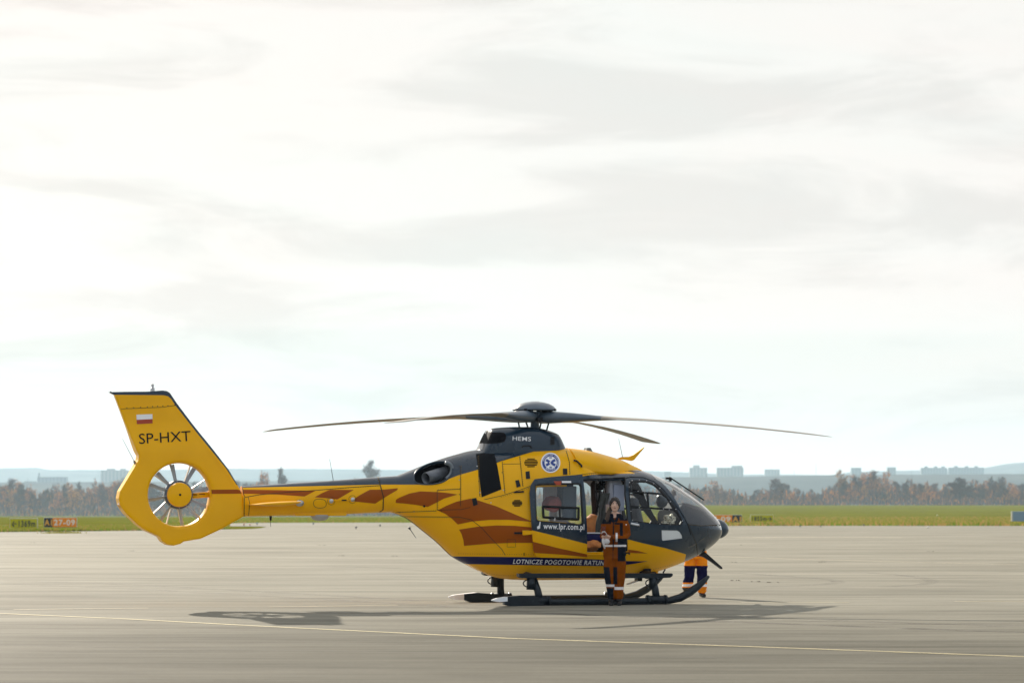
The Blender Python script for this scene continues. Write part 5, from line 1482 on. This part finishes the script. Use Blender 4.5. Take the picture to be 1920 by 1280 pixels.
def grassmat():
    m = bpy.data.materials.new('grass_ground'); m.use_nodes = True; t = m.node_tree; b = t.nodes['Principled BSDF']
    tc = N(t, 'ShaderNodeTexCoord')
    def noise(sc, det=5, rough=.6):
        mp = N(t, 'ShaderNodeMapping'); mp.inputs['Scale'].default_value = sc; L(t, tc.outputs['Object'], mp.inputs[0])
        n = N(t, 'ShaderNodeTexNoise'); n.inputs['Scale'].default_value = 1; n.inputs['Detail'].default_value = det; n.inputs['Roughness'].default_value = rough
        L(t, mp.outputs[0], n.inputs['Vector']); return n.outputs['Fac']
    band = noise((.012, .035, 1)); f = noise((.25, .12, 1)); ff = noise((1.2, .6, 1))
    c = ramp(t, band, [(.30, (.125, .110, .016)), (.45, (.125, .138, .010)), (.70, (.155, .170, .012))]).outputs[0]
    c = mixc(t, 1.0, c, ramp(t, f, [(.3, (.72, .68, .6)), (.6, (1.1, 1.1, 1.0))]).outputs[0], 'MULTIPLY')
    c = mixc(t, .8, c, ramp(t, ff, [(.3, (.7, .7, .6)), (.7, (1.2, 1.15, 1.1))]).outputs[0], 'MULTIPLY')
    L(t, c, b.inputs['Base Color']); b.inputs['Roughness'].default_value = .95; b.inputs['Specular IOR Level'].default_value = 0
    return m
GRASSM = grassmat()
def grid_ground():
    ys = np.concatenate([[-60, 0, 60, 120, 180], np.linspace(200, 2300, 110), np.linspace(2380, 11500, 40)])
    us = np.linspace(-.30, .30, 61)
    V = []; 
    for y in ys:
        for u in us:
            x = u*max(y, 200)*1.0 if y > 200 else u*200*1.4
            if y <= 200: x = u*280
            V.append((x, y, float(terr(x, max(y, 0)))))
    n = len(us); Fc = [(i*n+k, i*n+k+1, (i+1)*n+k+1, (i+1)*n+k) for i in range(len(ys)-1) for k in range(n-1)]
    g = mob('ground', V, Fc, GRASSM); tag(g, 'flat airfield grass', kind='structure')
grid_ground()
def sheet(name, pts, z, mat, label=None):
    V = [(x, y, z) for x, y in pts]
    o = mob(name, V, [tuple(range(len(V)))], mat, smooth=False); tag(o, label, kind='structure'); return o
# apron edge from the photograph
E = [ground(*p) for p in ((-350,998.5),(0,997),(150,995.5),(300,993.5),(420,992),(470,991),(490,989.5),(500,987.2),(700,986.6),(880,986.2),(900,985.6),(1360,985.2),(1640,985.0),(1920,985.4),(2300,986))]
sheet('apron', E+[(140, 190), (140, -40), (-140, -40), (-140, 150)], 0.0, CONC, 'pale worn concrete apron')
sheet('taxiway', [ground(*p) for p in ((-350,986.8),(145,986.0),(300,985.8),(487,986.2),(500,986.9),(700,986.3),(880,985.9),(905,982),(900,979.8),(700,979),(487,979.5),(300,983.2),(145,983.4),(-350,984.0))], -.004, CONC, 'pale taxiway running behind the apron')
PAINT = pbr('pavement_paint', (.44, .38, .20), .7, var=.25, vscale=3)
PAINTW = pbr('pavement_paint_worn', (.50, .44, .30), .75, var=.3, vscale=2)
TYRE = None
def tyremat():
    m = bpy.data.materials.new('tyre_mark'); m.use_nodes = True; t = m.node_tree; b = t.nodes['Principled BSDF']
    tc = N(t, 'ShaderNodeTexCoord'); n = N(t, 'ShaderNodeTexNoise'); n.inputs['Scale'].default_value = 1.3; n.inputs['Detail'].default_value = 6
    L(t, tc.outputs['Object'], n.inputs['Vector'])
    b.inputs['Base Color'].default_value = (.13, .12, .10, 1); b.inputs['Roughness'].default_value = .75
    r = ramp(t, n.outputs['Fac'], [(.38, (.0,)*3), (.70, (.42,)*3)]); L(t, r.outputs[0], b.inputs['Alpha']); return m
TYRE = tyremat()
def strip(name, pxs, width, z, mat, label, kind='structure', smooth=0):
    q = [Vector(ground(*p)) for p in (smoothp(pxs, smooth, False) if smooth else pxs)]
    V = []
    for i, p in enumerate(q):
        d = (q[min(i+1, len(q)-1)]-q[max(i-1, 0)]).normalized(); nn = Vector((-d.y, d.x))*width/2
        V += [(p.x+nn.x, p.y+nn.y, z), (p.x-nn.x, p.y-nn.y, z)]
    o = mob(name, V, [(2*i, 2*i+1, 2*i+3, 2*i+2) for i in range(len(q)-1)], mat, smooth=False); tag(o, label, kind=kind); return o
strip('painted_line', [(-60,1147),(0,1149.5),(240,1160),(480,1173),(960,1196.5),(1440,1213),(1920,1230.5),(2000,1233)], .11, .004, PAINT, 'long thin yellow line crossing the apron in front of the helicopter')
for a, b in (((25,1142.5),(278,1139.5)), ((505,1137.5),(745,1134)), ((1390,1129.5),(1592,1128.5)), ((1790,1127.2),(1990,1126))):
    strip('painted_dash', [a, b], .13, .004, PAINTW, 'worn pale dash of a broken line on the apron')
strip('painted_line', [(1380,1007.5),(1560,1006.5),(1690,1006.8)], .9, .004, PAINTW, 'faint pale strip far out on the apron')
strip('painted_line', [(1300,1041),(1500,1048),(1700,1053),(1905,1058)], .14, .004, PAINTW, 'faint thin pale line beyond the helicopter nose')
for pts_, w in (([(0,1088),(200,1093),(400,1104),(700,1120),(1000,1140),(1300,1152),(1600,1163),(1990,1178)], .30),
                ([(0,1094),(250,1103),(500,1117),(800,1134),(1100,1153),(1400,1166),(1700,1177),(1990,1188)], .30),
                ([(960,1147),(1200,1156),(1500,1163),(1800,1170),(1990,1173)], .25),
                ([(1060,1157),(1300,1163),(1560,1172),(1800,1181),(1990,1187)], .30),
                ([(470,1203),(640,1203.5),(800,1201),(1000,1196)], .12),
                ([(1340,1040),(1500,1044),(1700,1046),(1950,1047)], .35), ([(1300,1070),(1450,1078),(1560,1086),(1580,1092),(1500,1098),(1350,1101)], .3),
                ([(1620,1073),(1700,1078),(1750,1087),(1745,1094),(1680,1099),(1550,1100)], .3), ([(800,1070),(700,1062),(500,1060),(300,1063)], .25)):
    strip('tyre_mark', pts_, w, .002, TYRE, 'dark tyre mark curving over the apron', smooth=2)
# pavement joints (thin recessed gaps)
GAPM = pbr('joint_dark', (.10, .095, .085), .9)
for a, b in (((0,1209),(1920,1243)), ((0,1060),(1920,1066)), ((0,1028),(1920,1031)), ((-50,1118),(2000,1126))):
    strip('pavement_joint', [a, b], .03, .0015, GAPM, 'thin dark joint in the apron concrete')
# bits of debris
DEB = pbr('debris_dark', (.05, .04, .025), .9)
deb = [(1540,1054),(1374,1054.5),(1382,1089),(1417,1091),(1448,1092.5),(638,1042),(604,1022),(740,1043),(62,1017.5),(246,1033),(1390,1022),(900,1062),(1745,1034)]
m = MB()
for k, (x_, y_) in enumerate(deb):
    X, Y = ground(x_, y_)
    for j in range(5):
        s_ = random.uniform(.02, .06); cx_, cy_ = X+random.uniform(-.12, .12), Y+random.uniform(-.1, .1); a = random.uniform(0, pi)
        m.add([(cx_-s_*cos(a), cy_-s_*sin(a), .004), (cx_+s_*.3*sin(a), cy_-s_*.3*cos(a), .02), (cx_+s_*cos(a), cy_+s_*sin(a), .005), (cx_-s_*.3*sin(a), cy_+s_*.3*cos(a), .03)], [(0,1,2,3)])
tag(m.build('fallen_leaves', DEB), 'scattered dry leaves on the concrete apron', kind='stuff')

# ------------------------------------------------------------------ rough grass
GB = [leafm_('grass_blade_green', (.12, .18, .012)), leafm_('grass_blade_olive', (.19, .18, .02)), leafm_('grass_blade_straw', (.30, .20, .06))]
def tufts(name, label, n, xy, h, seed, straw=.2):
    r = np.random.default_rng(seed); V, Fc, M = [], [], []
    P_ = xy(r, n); 
    for i, (x, y) in enumerate(P_):
        z = float(terr(x, y)); hh = h*r.uniform(.5, 1.2); w = .05+.06*r.random()
        b = len(V); a = r.uniform(-.6, .6); lx = r.uniform(-.1, .1)
        V += [(x-w*cos(a), y-w*sin(a), z), (x+w*cos(a), y+w*sin(a), z), (x+lx, y, z+hh)]; Fc.append((b, b+1, b+2))
        q = r.random(); M.append(2 if q < straw else (1 if q < .5 else 0))
    o = mob(name, V, Fc, GB, None, M, smooth=False); tag(o, label, kind='stuff')
def along(pa, pb, back):
    A = np.array(ground(*pa)); B_ = np.array(ground(*pb))
    def f(r, n):
        t = r.random(n); q = A+(B_-A)*t[:, None]; k = r.random(n)**1.3
        s = 1+k*back/np.linalg.norm(q, axis=1); return q*s[:, None]
    return f
tufts('long_grass', 'rough grass along the left edge of the apron', 30000, along((-20,996.8),(430,991.8), 70), .20, 3, .25)
tufts('long_grass', 'rough straw-coloured grass along the right edge of the apron', 42000, along((900,985.3),(1960,985.0), 260), .34, 4, .5)
tufts('long_grass', 'grass beyond the taxiway under the tail boom', 9000, along((300,978.8),(900,978.6), 200), .22, 5, .1)

# ------------------------------------------------------------------ signs, lights and cabinet on the grass
SIGNO = pbr('sign_orange_red', (.95, .30, .01), .5, spec=.0); SIGNK = pbr('sign_black', (.012, .016, .02), .5); SIGNY = pbr('sign_yellow', (.55, .52, .02), .5, spec=.0)
SIGNW = pbr('sign_white_text', (.95, .85, .72), .5); SIGNT = pbr('sign_amber_text', (.9, .45, .04), .5); SIGNB = pbr('sign_black_text', (.02, .025, .01), .6)
ALU = pbr('sign_frame', (.55, .55, .50), .45)
def sign(px0, px1, pyt, pyb, pyg, panels, label, frame_side):
    X0, Y = ground((px0+px1)/2, pyg); x0, _, zt = atY(px0, pyt, Y); x1, _, zb = atY(px1, pyb, Y)
    t = thing('airfield_sign', label, 'sign', ((x0+x1)/2, Y, float(terr(0, Y))), 0, 'signs on the airfield grass')
    W = x1-x0; base = float(terr(0, Y)); cz = (zt+zb)/2-base; H = zt-zb
    box('sign_box', (0, .12, cz), (W, .22, H), ALU, t, .02)
    u = -W/2+.03
    for frac, mat, txt, tm, sx in panels:
        w = (W-.06)*frac
        box('sign_face', (u+w/2, 0, cz), (w, .03, H*.90), mat, t, 0)
        if txt:
            V, Fc = text_geo(txt, 0, .03); V[:, 1] -= (V[:, 1].max()+V[:, 1].min())/2; V[:, 0] -= V[:, 0].max()/2
            s_ = min(H*.85/.73, w*.88/(V[:, 0].max()*2)); sy = H*.55/.70
            mob('lettering', [(u+w/2+v[0]*s_, -.020, cz+v[1]*sy) for v in V], Fc, tm, t, smooth=False)
        u += w
    for k in range(3):
        m = MB(); m.tube([(-W*.38+W*.38*k, .12, 0), (-W*.38+W*.38*k, .12, cz-H/2)], .03, 8); m.build('leg', ALU, t, True)
sign(82,144,969.5,988.3,991.5, [(.26,SIGNK,'A1',SIGNT,1),(.74,SIGNO,'27-09',SIGNW,1)], 'black and red runway sign reading A1 27-09 on the left', -1)
sign(18.5,70,971,991.5,993.5, [(1.0,SIGNY,'←1369m',SIGNB,1)], 'olive yellow distance sign reading 1369 m, leftmost on the grass', -1)
sign(1322,1391,964.5,980.4,982.3, [(.74,SIGNO,'27-09',SIGNW,1),(.26,SIGNK,'A1',SIGNT,1)], 'red and black runway sign partly hidden by the helicopter nose', 1)
sign(1407,1450,964.5,978.8,981.5, [(1.0,SIGNY,'1855m→',SIGNB,1)], 'olive yellow distance sign reading 1855 m, right of the helicopter nose', 1)
def cabinet():
    X, Y = ground(1910, 981.5); x0, _, zt = atY(1896.5, 958, Y); x1, _, zb = atY(1946, 977, Y)
    t = thing('blank_sign', 'plain pale blue-grey sign back on the grass at the right edge of the photo', 'sign', ((x0+x1)/2, Y, 0), 0)
    box('sign_box', (0, .15, (zt+zb)/2), (x1-x0, .28, zt-zb), ALU, t, .02); box('sign_face', (.07, 0, (zt+zb)/2), (x1-x0-.16, .03, (zt-zb)*.97), pbr('sign_back_blue', (.20, .30, .42), .5), t, .005)
    for k in (-1, 0, 1):
        m = MB(); m.tube([(k*(x1-x0)*.35, .15, -.03), (k*(x1-x0)*.35, .15, zb)], .035, 8); m.build('leg', ALU, t, True)
cabinet()
LRED = pbr('light_red', (.35, .06, .03), .4); LBLU = pbr('light_blue', (.10, .16, .24), .4); LDRK = pbr('light_dark', (.03, .03, .035), .5); LWHT = pbr('light_white', (.8, .8, .78), .4)
for x_, yb, yt, mt, lb in ((457.5,985.5,981,LRED,'small red edge light right of the grass tip, left one of two'),(468.5,985.3,981,LRED,'small red edge light right of the grass tip, right one of two'),(482,983.5,978.5,LBLU,'small blue taxiway light behind the two red lights'),
                         (587.5,983.8,978.8,LBLU,'small blue taxiway light below the white radome'),(667.5,991,986,LDRK,'small dark taxiway light on the apron edge under the boom'),(712.5,986.5,982.5,LDRK,'small dark taxiway light nearest the belly of the helicopter'),
                         (1500,987.5,984,LDRK,'thin dark edge light on the right side of the apron'),(1538.5,987.5,984.5,LDRK,'squat dark edge light on the right side of the apron'),(1619.5,986,982,LDRK,'small dark edge light beside the right grass edge'),(1740,989,987,LWHT,'small white edge light lying on the apron far right'),(1757,969,966.5,LWHT,'tiny white marker in the right-hand grass')):
    X, Y = ground(x_, yb); h = max(.12, (yb-yt)*Y/F)
    z0_ = float(terr(X, Y))+.03 if yb < 970 else 0
    t = thing('taxiway_light', lb, 'light', (X, Y, z0_), 0, 'taxiway and edge lights')
    m = MB(); m.tube([(0,0,0),(0,0,h*.55)], .035, 8); m.build('stalk', LDRK, t, True)
    m = MB(); V, Fc = lathe([(.0,h*.5),(.09,h*.5),(.10,h*.62),(.08,h*.85),(.0,h)], 12); m.add(V, Fc); m.build('lens', mt, t, True)
X, Y = ground(118, 999.0)
mnd = MB(); r = np.random.default_rng(5)
for i in range(500):
    x = X+r.normal(0, .55); y = Y+r.normal(0, .8); h = .12*r.random()
    mnd.add([(x-.05, y, 0), (x+.05, y, 0), (x+r.uniform(-.05,.05), y, h)], [(0,1,2)], 0)
tag(mnd.build('weeds', GB[1]), 'low dark patch of weeds on the apron below the red sign', kind='stuff')

# ------------------------------------------------------------------ trees
BARK = pbr('bark_grey', (.07, .06, .05), .9, spec=.0)
TWIG = pbr('twigs_grey_brown', (.115, .088, .072), .95, spec=.0, var=.3, vscale=.4)
TWIG2 = pbr('twigs_purple_brown', (.135, .080, .062), .95, spec=.0, var=.3, vscale=.4)
LFO = leafm_('leaves_rust', (.58, .23, .04), .35, .5)
LFY = leafm_('leaves_ochre', (.55, .28, .05), .3, .5)
LFG = leafm_('leaves_dull_green', (.07, .085, .03), .35, .5)
LFB = leafm_('leaves_bright', (.60, .26, .055), .25, .5)
def tree_mesh(kind, seed):
    r = random.Random(seed); H = 1.0
    tm = MB(); ends = []
    def br(p, d, ln, rad, lev):
        q = p+d*ln; mid = p.lerp(q, .5)+Vector((r.uniform(-1,1), r.uniform(-1,1), 0))*ln*.06
        tm.tube([p, mid, q], [rad, rad*.8, rad*.55], 4 if lev else 6, cap=False)
        if lev >= (2 if kind != 'bare' else 3): ends.append(q); return
        for k in range(r.choice((3, 3, 4)) if lev else 11):
            t = r.uniform(.45, 1.0) if lev else .22+.78*(k+r.random())/11
            b = p.lerp(q, t); up = .55 if kind != 'round' else .25
            dd = (d*.75+Vector((r.uniform(-1,1), r.uniform(-1,1), r.uniform(-.1,1)*up))).normalized()
            br(b, dd, ln*r.uniform(.30, .42)*(1.25-.55*t) if lev == 0 else ln*r.uniform(.5, .75), rad*.45, lev+1)
            ends.append(b+dd*ln*.3)
    br(Vector((0,0,0)), Vector((0,0,1)), .80, .014, 0)
    cm = MB(); leafy = {'bare': .0, 'half': .45, 'full': 1.0, 'round': 1.0, 'bright': 1.0, 'green': .9}[kind]
    for e in ends:
        if e.z < .1: continue
        for j in range(10):                     # fine twigs
            d = Vector((r.uniform(-1,1), r.uniform(-1,1), r.uniform(-.2,1.2))).normalized()*r.uniform(.05, .12); w = .0048
            s = d.cross(Vector((r.random(), r.random(), r.random()))).normalized()*w
            cm.add([e-s, e+s, e+d], [(0,1,2)], 0)
        if r.random() < .35+leafy*.65:
            for j in range(int(3+10*leafy)):
                c = e+Vector((r.gauss(0,.035), r.gauss(0,.035), r.gauss(0,.030))); s_ = r.uniform(.007, .017)
                if kind == 'half' and c.z < .5: continue
                a = Vector((r.uniform(-1,1), r.uniform(-1,1), r.uniform(-1,1))).normalized(); b = a.cross(Vector((0,0,1))).normalized()
                if leafy == 0: 
                    if r.random() < .7: continue
                cm.add([c-a*s_, c+b*s_, c+a*s_, c-b*s_], [(0,1,2,3)], 1)
    return tm, cm
LFD = leafm_('leaves_withered', (.20, .10, .045), .35, .5)
leafm = {'bare': LFD, 'half': LFO, 'full': LFO, 'round': LFY, 'bright': LFB, 'green': LFG}
protos = {}
def proto(kind, v):
    key = (kind, v)
    if key not in protos:
        tm, cm = tree_mesh(kind, 100+v*7+len(kind)*31)
        tw = TWIG2 if v % 2 else TWIG
        a = bpy.data.meshes.new('trunk'); a.from_pydata(tm.V, [], tm.F); a.materials.append(BARK)
        b = bpy.data.meshes.new('crown'); b.from_pydata(cm.V, [], cm.F); b.materials.append(tw); b.materials.append(leafm[kind]); b.polygons.foreach_set('material_index', cm.M)
        protos[key] = (a, b)
    return protos[key]
tree_src = {}
def tree(kind, v, x, y, h, w, label, group=None, name=None, zoff=0.0):
    a, b = proto(kind, v)
    t = thing(name or {'bare': 'bare_tree', 'half': 'autumn_tree', 'full': 'autumn_tree', 'round': 'round_autumn_tree', 'bright': 'autumn_bush', 'green': 'green_tree'}[kind], label, 'tree', (x, y, float(terr(x, y))+zoff), random.uniform(0, 6.28), group)
    t.scale = (w, w, h)
    for n_, me in (('trunk', a), ('crown', b)):
        o = bpy.data.objects.new(n_, me); COL.objects.link(o); o.parent = t
    return t
def skyline(px):
    """photo row of the tree tops"""
    k = [(0,905),(40,903),(70,912),(100,908),(150,905),(200,903),(260,905),(430,905),(470,905),(490,900),(520,905),(560,915),(640,915),(760,918),(900,915),(1100,915),(1280,903),(1340,905),(1400,917),(1440,912),(1460,904),(1500,918),(1550,910),(1575,896),(1610,892),(1640,888),(1655,898),(1680,900),(1720,897),(1760,903),(1800,903),(1830,897),(1870,899),(1920,906),(2000,904)]
    return float(np.interp(px, [a for a, b in k], [b for a, b in k]))
zones = (((-60, 262), 'left of the tail fin'), ((262, 760), 'behind the tail boom'), ((760, 1290), 'behind the cabin'), ((1290, 2000), 'right of the nose'))
desc = {'bare': 'bare grey-brown tree in the hazy tree line %s', 'half': 'thin rust-topped tree in the hazy tree line %s', 'full': 'rust-leaved tree in the hazy tree line %s', 'round': 'ochre tree in the hazy tree line %s', 'green': 'dull green tree in the hazy tree line %s'}
cnt = 0
for (pa, pb), zn in zones:
    dens_ = 6.2 if zn != 'behind the cabin' else 26
    px = pa
    while px < pb:
        px += random.uniform(.5, 1.5)*dens_
        Y = random.choice((2005, 2050, 2120, 2190)) + random.uniform(-22, 22)
        top = skyline(px)+abs(random.gauss(0, 7))+ (8 if Y < 2075 else 0)
        if zn == 'behind the tail boom' and px < 740: top = max(top, 905+random.uniform(0, 14)) if not 470 < px < 520 else top
        x, _, zt = atY(px, top, Y); z0_ = float(terr(x, Y)); h = max(6.5, zt-z0_)
        kind = random.choices(('bare', 'half', 'full', 'round', 'green'), (6, 5, 2.4, 1.1, .8))[0]
        tree(kind, random.randrange(3), x, Y, h, h*random.uniform(.55, .95)+2, desc[kind] % zn, 'trees of the tree line '+zn, zoff=-.1); cnt += 1
for px, top, Y, kind, w, lb in ((137,925,1964,'round',22,'round ochre tree at the foot of the wood below the tail fin'), (1742,922,1961,'bright',27,'bright orange bush at the edge of the field right of centre'),
        (1800,903,1957,'bare',25,'tall grey tree standing alone in front of the right-hand wood'), (691,878,2590,'bare',31,'wide bare tree whose top rises above the tail boom'),
        (496,889,2007,'full',16,'rust-coloured pointed tree top just right of the tail fin'), (527,890,2007,'bare',12,'narrow grey tree right of the rust-coloured pointed one'), (1575,885,2072,'round',16,'tall ochre tree rising above the right-hand wood'),
        (1661,887,2072,'full',14,'pointed rust-brown tree standing above its neighbours'), (1625,888,2109,'full',22,'broad orange-topped tree at the highest part of the wood'), (1595,918,1968,'full',16,'low orange tree at the front of the right-hand wood'),
        (1455,905,2035,'bare',24,'dark bare tree beside the gap in the wood right of the nose'), (1340,903,2127,'full',16,'orange tree showing just above the helicopter nose'),(35,905,2072,'full',12,'small orange tree top at the far left of the wood'), (215,905,2035,'full',18,'rust-coloured tree against the left edge of the tail fin'),(1895,925,1979,'round',16,'ochre tree near the right edge of the photo')):
    x, _, zt = atY(px, top, Y); z0_ = float(terr(x, Y)); tree(kind, 1, x, Y, (zt-z0_)*1.02, w, lb, zoff=-.1)
# dense undergrowth that closes the wood below
def under(name, label, pa, pb, Y, hpx, seed, n):
    r = np.random.default_rng(seed); V, Fc, M = [], [], []
    for i in range(n):
        px = r.uniform(pa, pb); yy = Y+r.uniform(0, 110); top = skyline(px)+13+7*sin(px*.31+seed)*sin(px*.113)+5*sin(px*.83)+abs(r.normal(0, 5)); x, _, zt = atY(px, top, yy); zb = float(terr(x, yy))
        z = zb+(zt-zb)*r.random()**.8; s_ = r.uniform(.22, .70); a = r.uniform(0, 6.28); b = len(V); ux, uy = cos(a)*s_, sin(a)*s_; q = r.uniform(-.5, .5)*s_
        V += [(x-ux*.5, yy-uy*.5, z-s_*1.2), (x+ux*.5, yy+uy*.5, z-s_*.8+q), (x+q*.5, yy, z+s_*3.0)]; Fc.append((b, b+1, b+2)); w = r.random(); M.append(0 if w < .36 else (1 if w < .68 else (2 if w < .86 else 3)))
    tag(mob(name, V, Fc, [TWIG, TWIG2, LFD, LFO], None, M, smooth=False), label, kind='stuff')
under('wood', 'far hazy wood left of and behind the tail', -80, 760, 2090, 0, 11, 60000)
under('wood', 'far hazy wood behind the cabin and right of the nose', 760, 2010, 2090, 0, 12, 80000)
# perimeter fence before the right-hand wood
def fence():
    Y = 1940; t = thing('perimeter_fence', 'thin wire fence with posts along the foot of the right-hand wood', 'fence', (atY(1650, 950, Y)[0], Y, 0))
    ox = t.location.x; FM = pbr('fence_wire', (.12, .14, .13), .7)
    px = 1370; mesh_post = None
    xs = []
    while px < 1990:
        x = atY(px, 950, Y)[0]; z = float(terr(x, Y)); xs.append((x-ox, z))
        if mesh_post is None:
            m = MB(); m.tube([(0,0,0),(0,0,3.2)], .09, 6); o = m.build('post', FM, t); mesh_post = o.data
        else: o = bpy.data.objects.new('post', mesh_post); COL.objects.link(o); o.parent = t
        o.location = (x-ox, 0, z); px += 16
    for k in range(5):
        m = MB(); m.tube([(x, 0, z+.5+k*.62) for x, z in xs], .02, 4, cap=False); m.build('wire', FM, t)
fence()

# ------------------------------------------------------------------ distant town, masts and hills
CITY = pbr('panel_facade', (.24, .25, .26), .8); CITY2 = pbr('panel_facade_blue', (.17, .20, .23), .8); WND = pbr('far_window', (.08, .10, .12), .3); ROOF = pbr('flat_roof', (.18, .18, .18), .9)
def block(px0, px1, pyt, Y, label, mat, steps=(), name='apartment_block', floors=9):
    Y = Y*1.85; steps = [(a, b, h*1.85) for a, b, h in steps]
    x0, _, zt = atY(px0, pyt, Y); x1 = atY(px1, pyt, Y)[0]; zb = float(terr((x0+x1)/2, Y))-3; H = zt-zb
    t = thing(name, label, 'building', ((x0+x1)/2, Y, zb), 0)
    W = x1-x0; D = 14
    box('wall', (0, D/2, H/2), (W, D, H), mat, t, 0)
    box('roof', (0, D/2, H+.3), (W+.6, D+.6, .6), ROOF, t, 0)
    for a, b, hh in steps:
        xa = atY(a, pyt, Y)[0]-t.location.x; xb = atY(b, pyt, Y)[0]-t.location.x
        box('stair_tower', ((xa+xb)/2, D/2, H+hh/2), (xb-xa, D*.7, hh), mat, t, 0)
    n = max(3, int(W/6)); V, Fc = [], []
    for f in range(floors):
        for k in range(n):
            cx_ = -W/2+W*(k+.5)/n; cz_ = H-1.8-f*3.0
            if cz_ < 1: continue
            b = len(V); V += [(cx_-1.3, -.06, cz_-.8), (cx_+1.3, -.06, cz_-.8), (cx_+1.3, -.06, cz_+.8), (cx_-1.3, -.06, cz_+.8)]; Fc.append((b, b+1, b+2, b+3))
    if Fc: 
        o = mob('window_rows', V, Fc, WND, t, smooth=False); o['kind'] = 'stuff'
for a in ((1293,1326,877,3300,'pale slab block left one of the pair above the helicopter nose',CITY,((1300,1312,3),)),
          (1344,1394,877,3200,'broad slab block with a raised right end above the helicopter nose',CITY,((1372,1392,2.4),)),
          (1434,1462,880,3600,'small flat-topped block standing between the nose and the wood',CITY,()),
          (1596,1615,877,3400,'narrow hazy tower rising behind the ochre tree',CITY2,()),
          (1664,1680,876,3400,'slim hazy tower rising behind the pointed rust-brown tree',CITY2,()),
          (1727,1776,877,3500,'long hazy block, left one of two at the far right',CITY2,((1734,1740,2),(1752,1758,2),(1766,1772,2))),
          (1779,1845,876.5,3500,'longest hazy block at the far right of the skyline',CITY2,((1790,1796,2),(1810,1816,2),(1828,1834,2))),
          (1245,1258,884,3450,'small hazy block right behind the windshield',CITY2,()),
          (70,125,894.5,2800,'low wide hazy block on the left skyline',CITY2,((71,73,4),)),
          (189,244,882,3000,'tall hazy block just left of the tail fin',CITY,((200,215,2),(225,235,2))),
          (45,68,902.5,2700,'very low hazy building on the left skyline',CITY2,())):
    block(*a)
for px, top, Y, lb in ((1530,868,4200,'thin hazy mast right of the small flat-topped block'), (1489,882,3500,'short thin mast left of the tallest mast'), (52,896,2600,'short mast on the low building at the far left'), (1709,880,1500,'thin pole standing among the right-hand trees')):
    Y = Y*1.85; x, _, zt = atY(px, top, Y); zb = float(terr(x, Y)); t = thing('mast', lb, 'mast', (x, Y, zb))
    m = MB(); m.tube([(0,0,0),(0,0,(zt-zb)*.6),(0,0,zt-zb)], [.9,.6,.25] if Y > 4000 else [.15,.12,.06], 6); m.build('pole', WND, t)
    m = MB(); m.box((0,0,(zt-zb)*.86), (3 if Y > 4000 else .8, .5, .5)); m.build('crossarm', WND, t)
HILLM = pbr('hill_woods', (.085, .088, .083), .95, spec=.0, var=.35, vscale=.004)
def hill(name, label, Y, prof, depth, bump):
    r = np.random.default_rng(int(Y)); V = []; pxs = np.linspace(-500, 2420, 360); tops = np.interp(pxs, [p[0] for p in prof], [p[1] for p in prof])
    w = np.convolve(r.normal(0, 1, 420), np.ones(9)/9, 'same')[:360]*bump + r.normal(0, .25*bump, 360)
    rows = 7
    for j in range(rows):
        t = j/(rows-1)
        for px, tp, ww in zip(pxs, tops+w*.6, w):
            y = Y-depth*(1-t); x, _, zt = atY(px, tp, Y); x = x
            V.append((x, y, -5+(zt+5)*sin(t*pi/2)))
    for px, tp in zip(pxs, tops): x, _, zt = atY(px, tp, Y); V.append((x, Y+depth, -5))
    n = len(pxs); o = mob(name, V, [(i*n+k, i*n+k+1, (i+1)*n+k+1, (i+1)*n+k) for i in range(rows) for k in range(n-1)], HILLM); tag(o, label, kind='structure')
hill('hills', 'long low hazy ridge on the horizon', 9300, [(-500,878),(0,878),(70,876),(90,880),(250,881),(450,878),(640,879),(900,882),(1200,882),(1380,889),(1440,889),(1560,890),(1600,884),(1700,882),(1840,878),(1880,870),(1920,866),(2420,864)], 1600, .8)
hill('hills', 'nearer wooded rise in the haze below the town', 4750, [(-500,900),(0,904),(250,903),(450,902),(900,900),(1180,897),(1260,894),(1400,893),(1500,891),(1600,890),(1700,889),(1800,889),(1920,888),(2420,886)], 600, 1.0)

# ------------------------------------------------------------------ haze
def haze():
    m = bpy.data.materials.new('haze'); m.use_nodes = True; t = m.node_tree; t.nodes.clear()
    o = N(t, 'ShaderNodeOutputMaterial'); v = N(t, 'ShaderNodeVolumePrincipled')
    v.inputs['Color'].default_value = (.58, .80, 1.0, 1); v.inputs['Density'].default_value = HAZE_D; v.inputs['Anisotropy'].default_value = .35
    L(t, v.outputs[0], o.inputs['Volume'])
    bm = bmesh.new(); add_box(bm, (0, 5650, 82), (6000, 11500, 176))
    b = bmob('haze', bm, m); tag(b, 'thin pale autumn haze over the airfield', kind='stuff')
HAZE_D = 0.00007
haze()
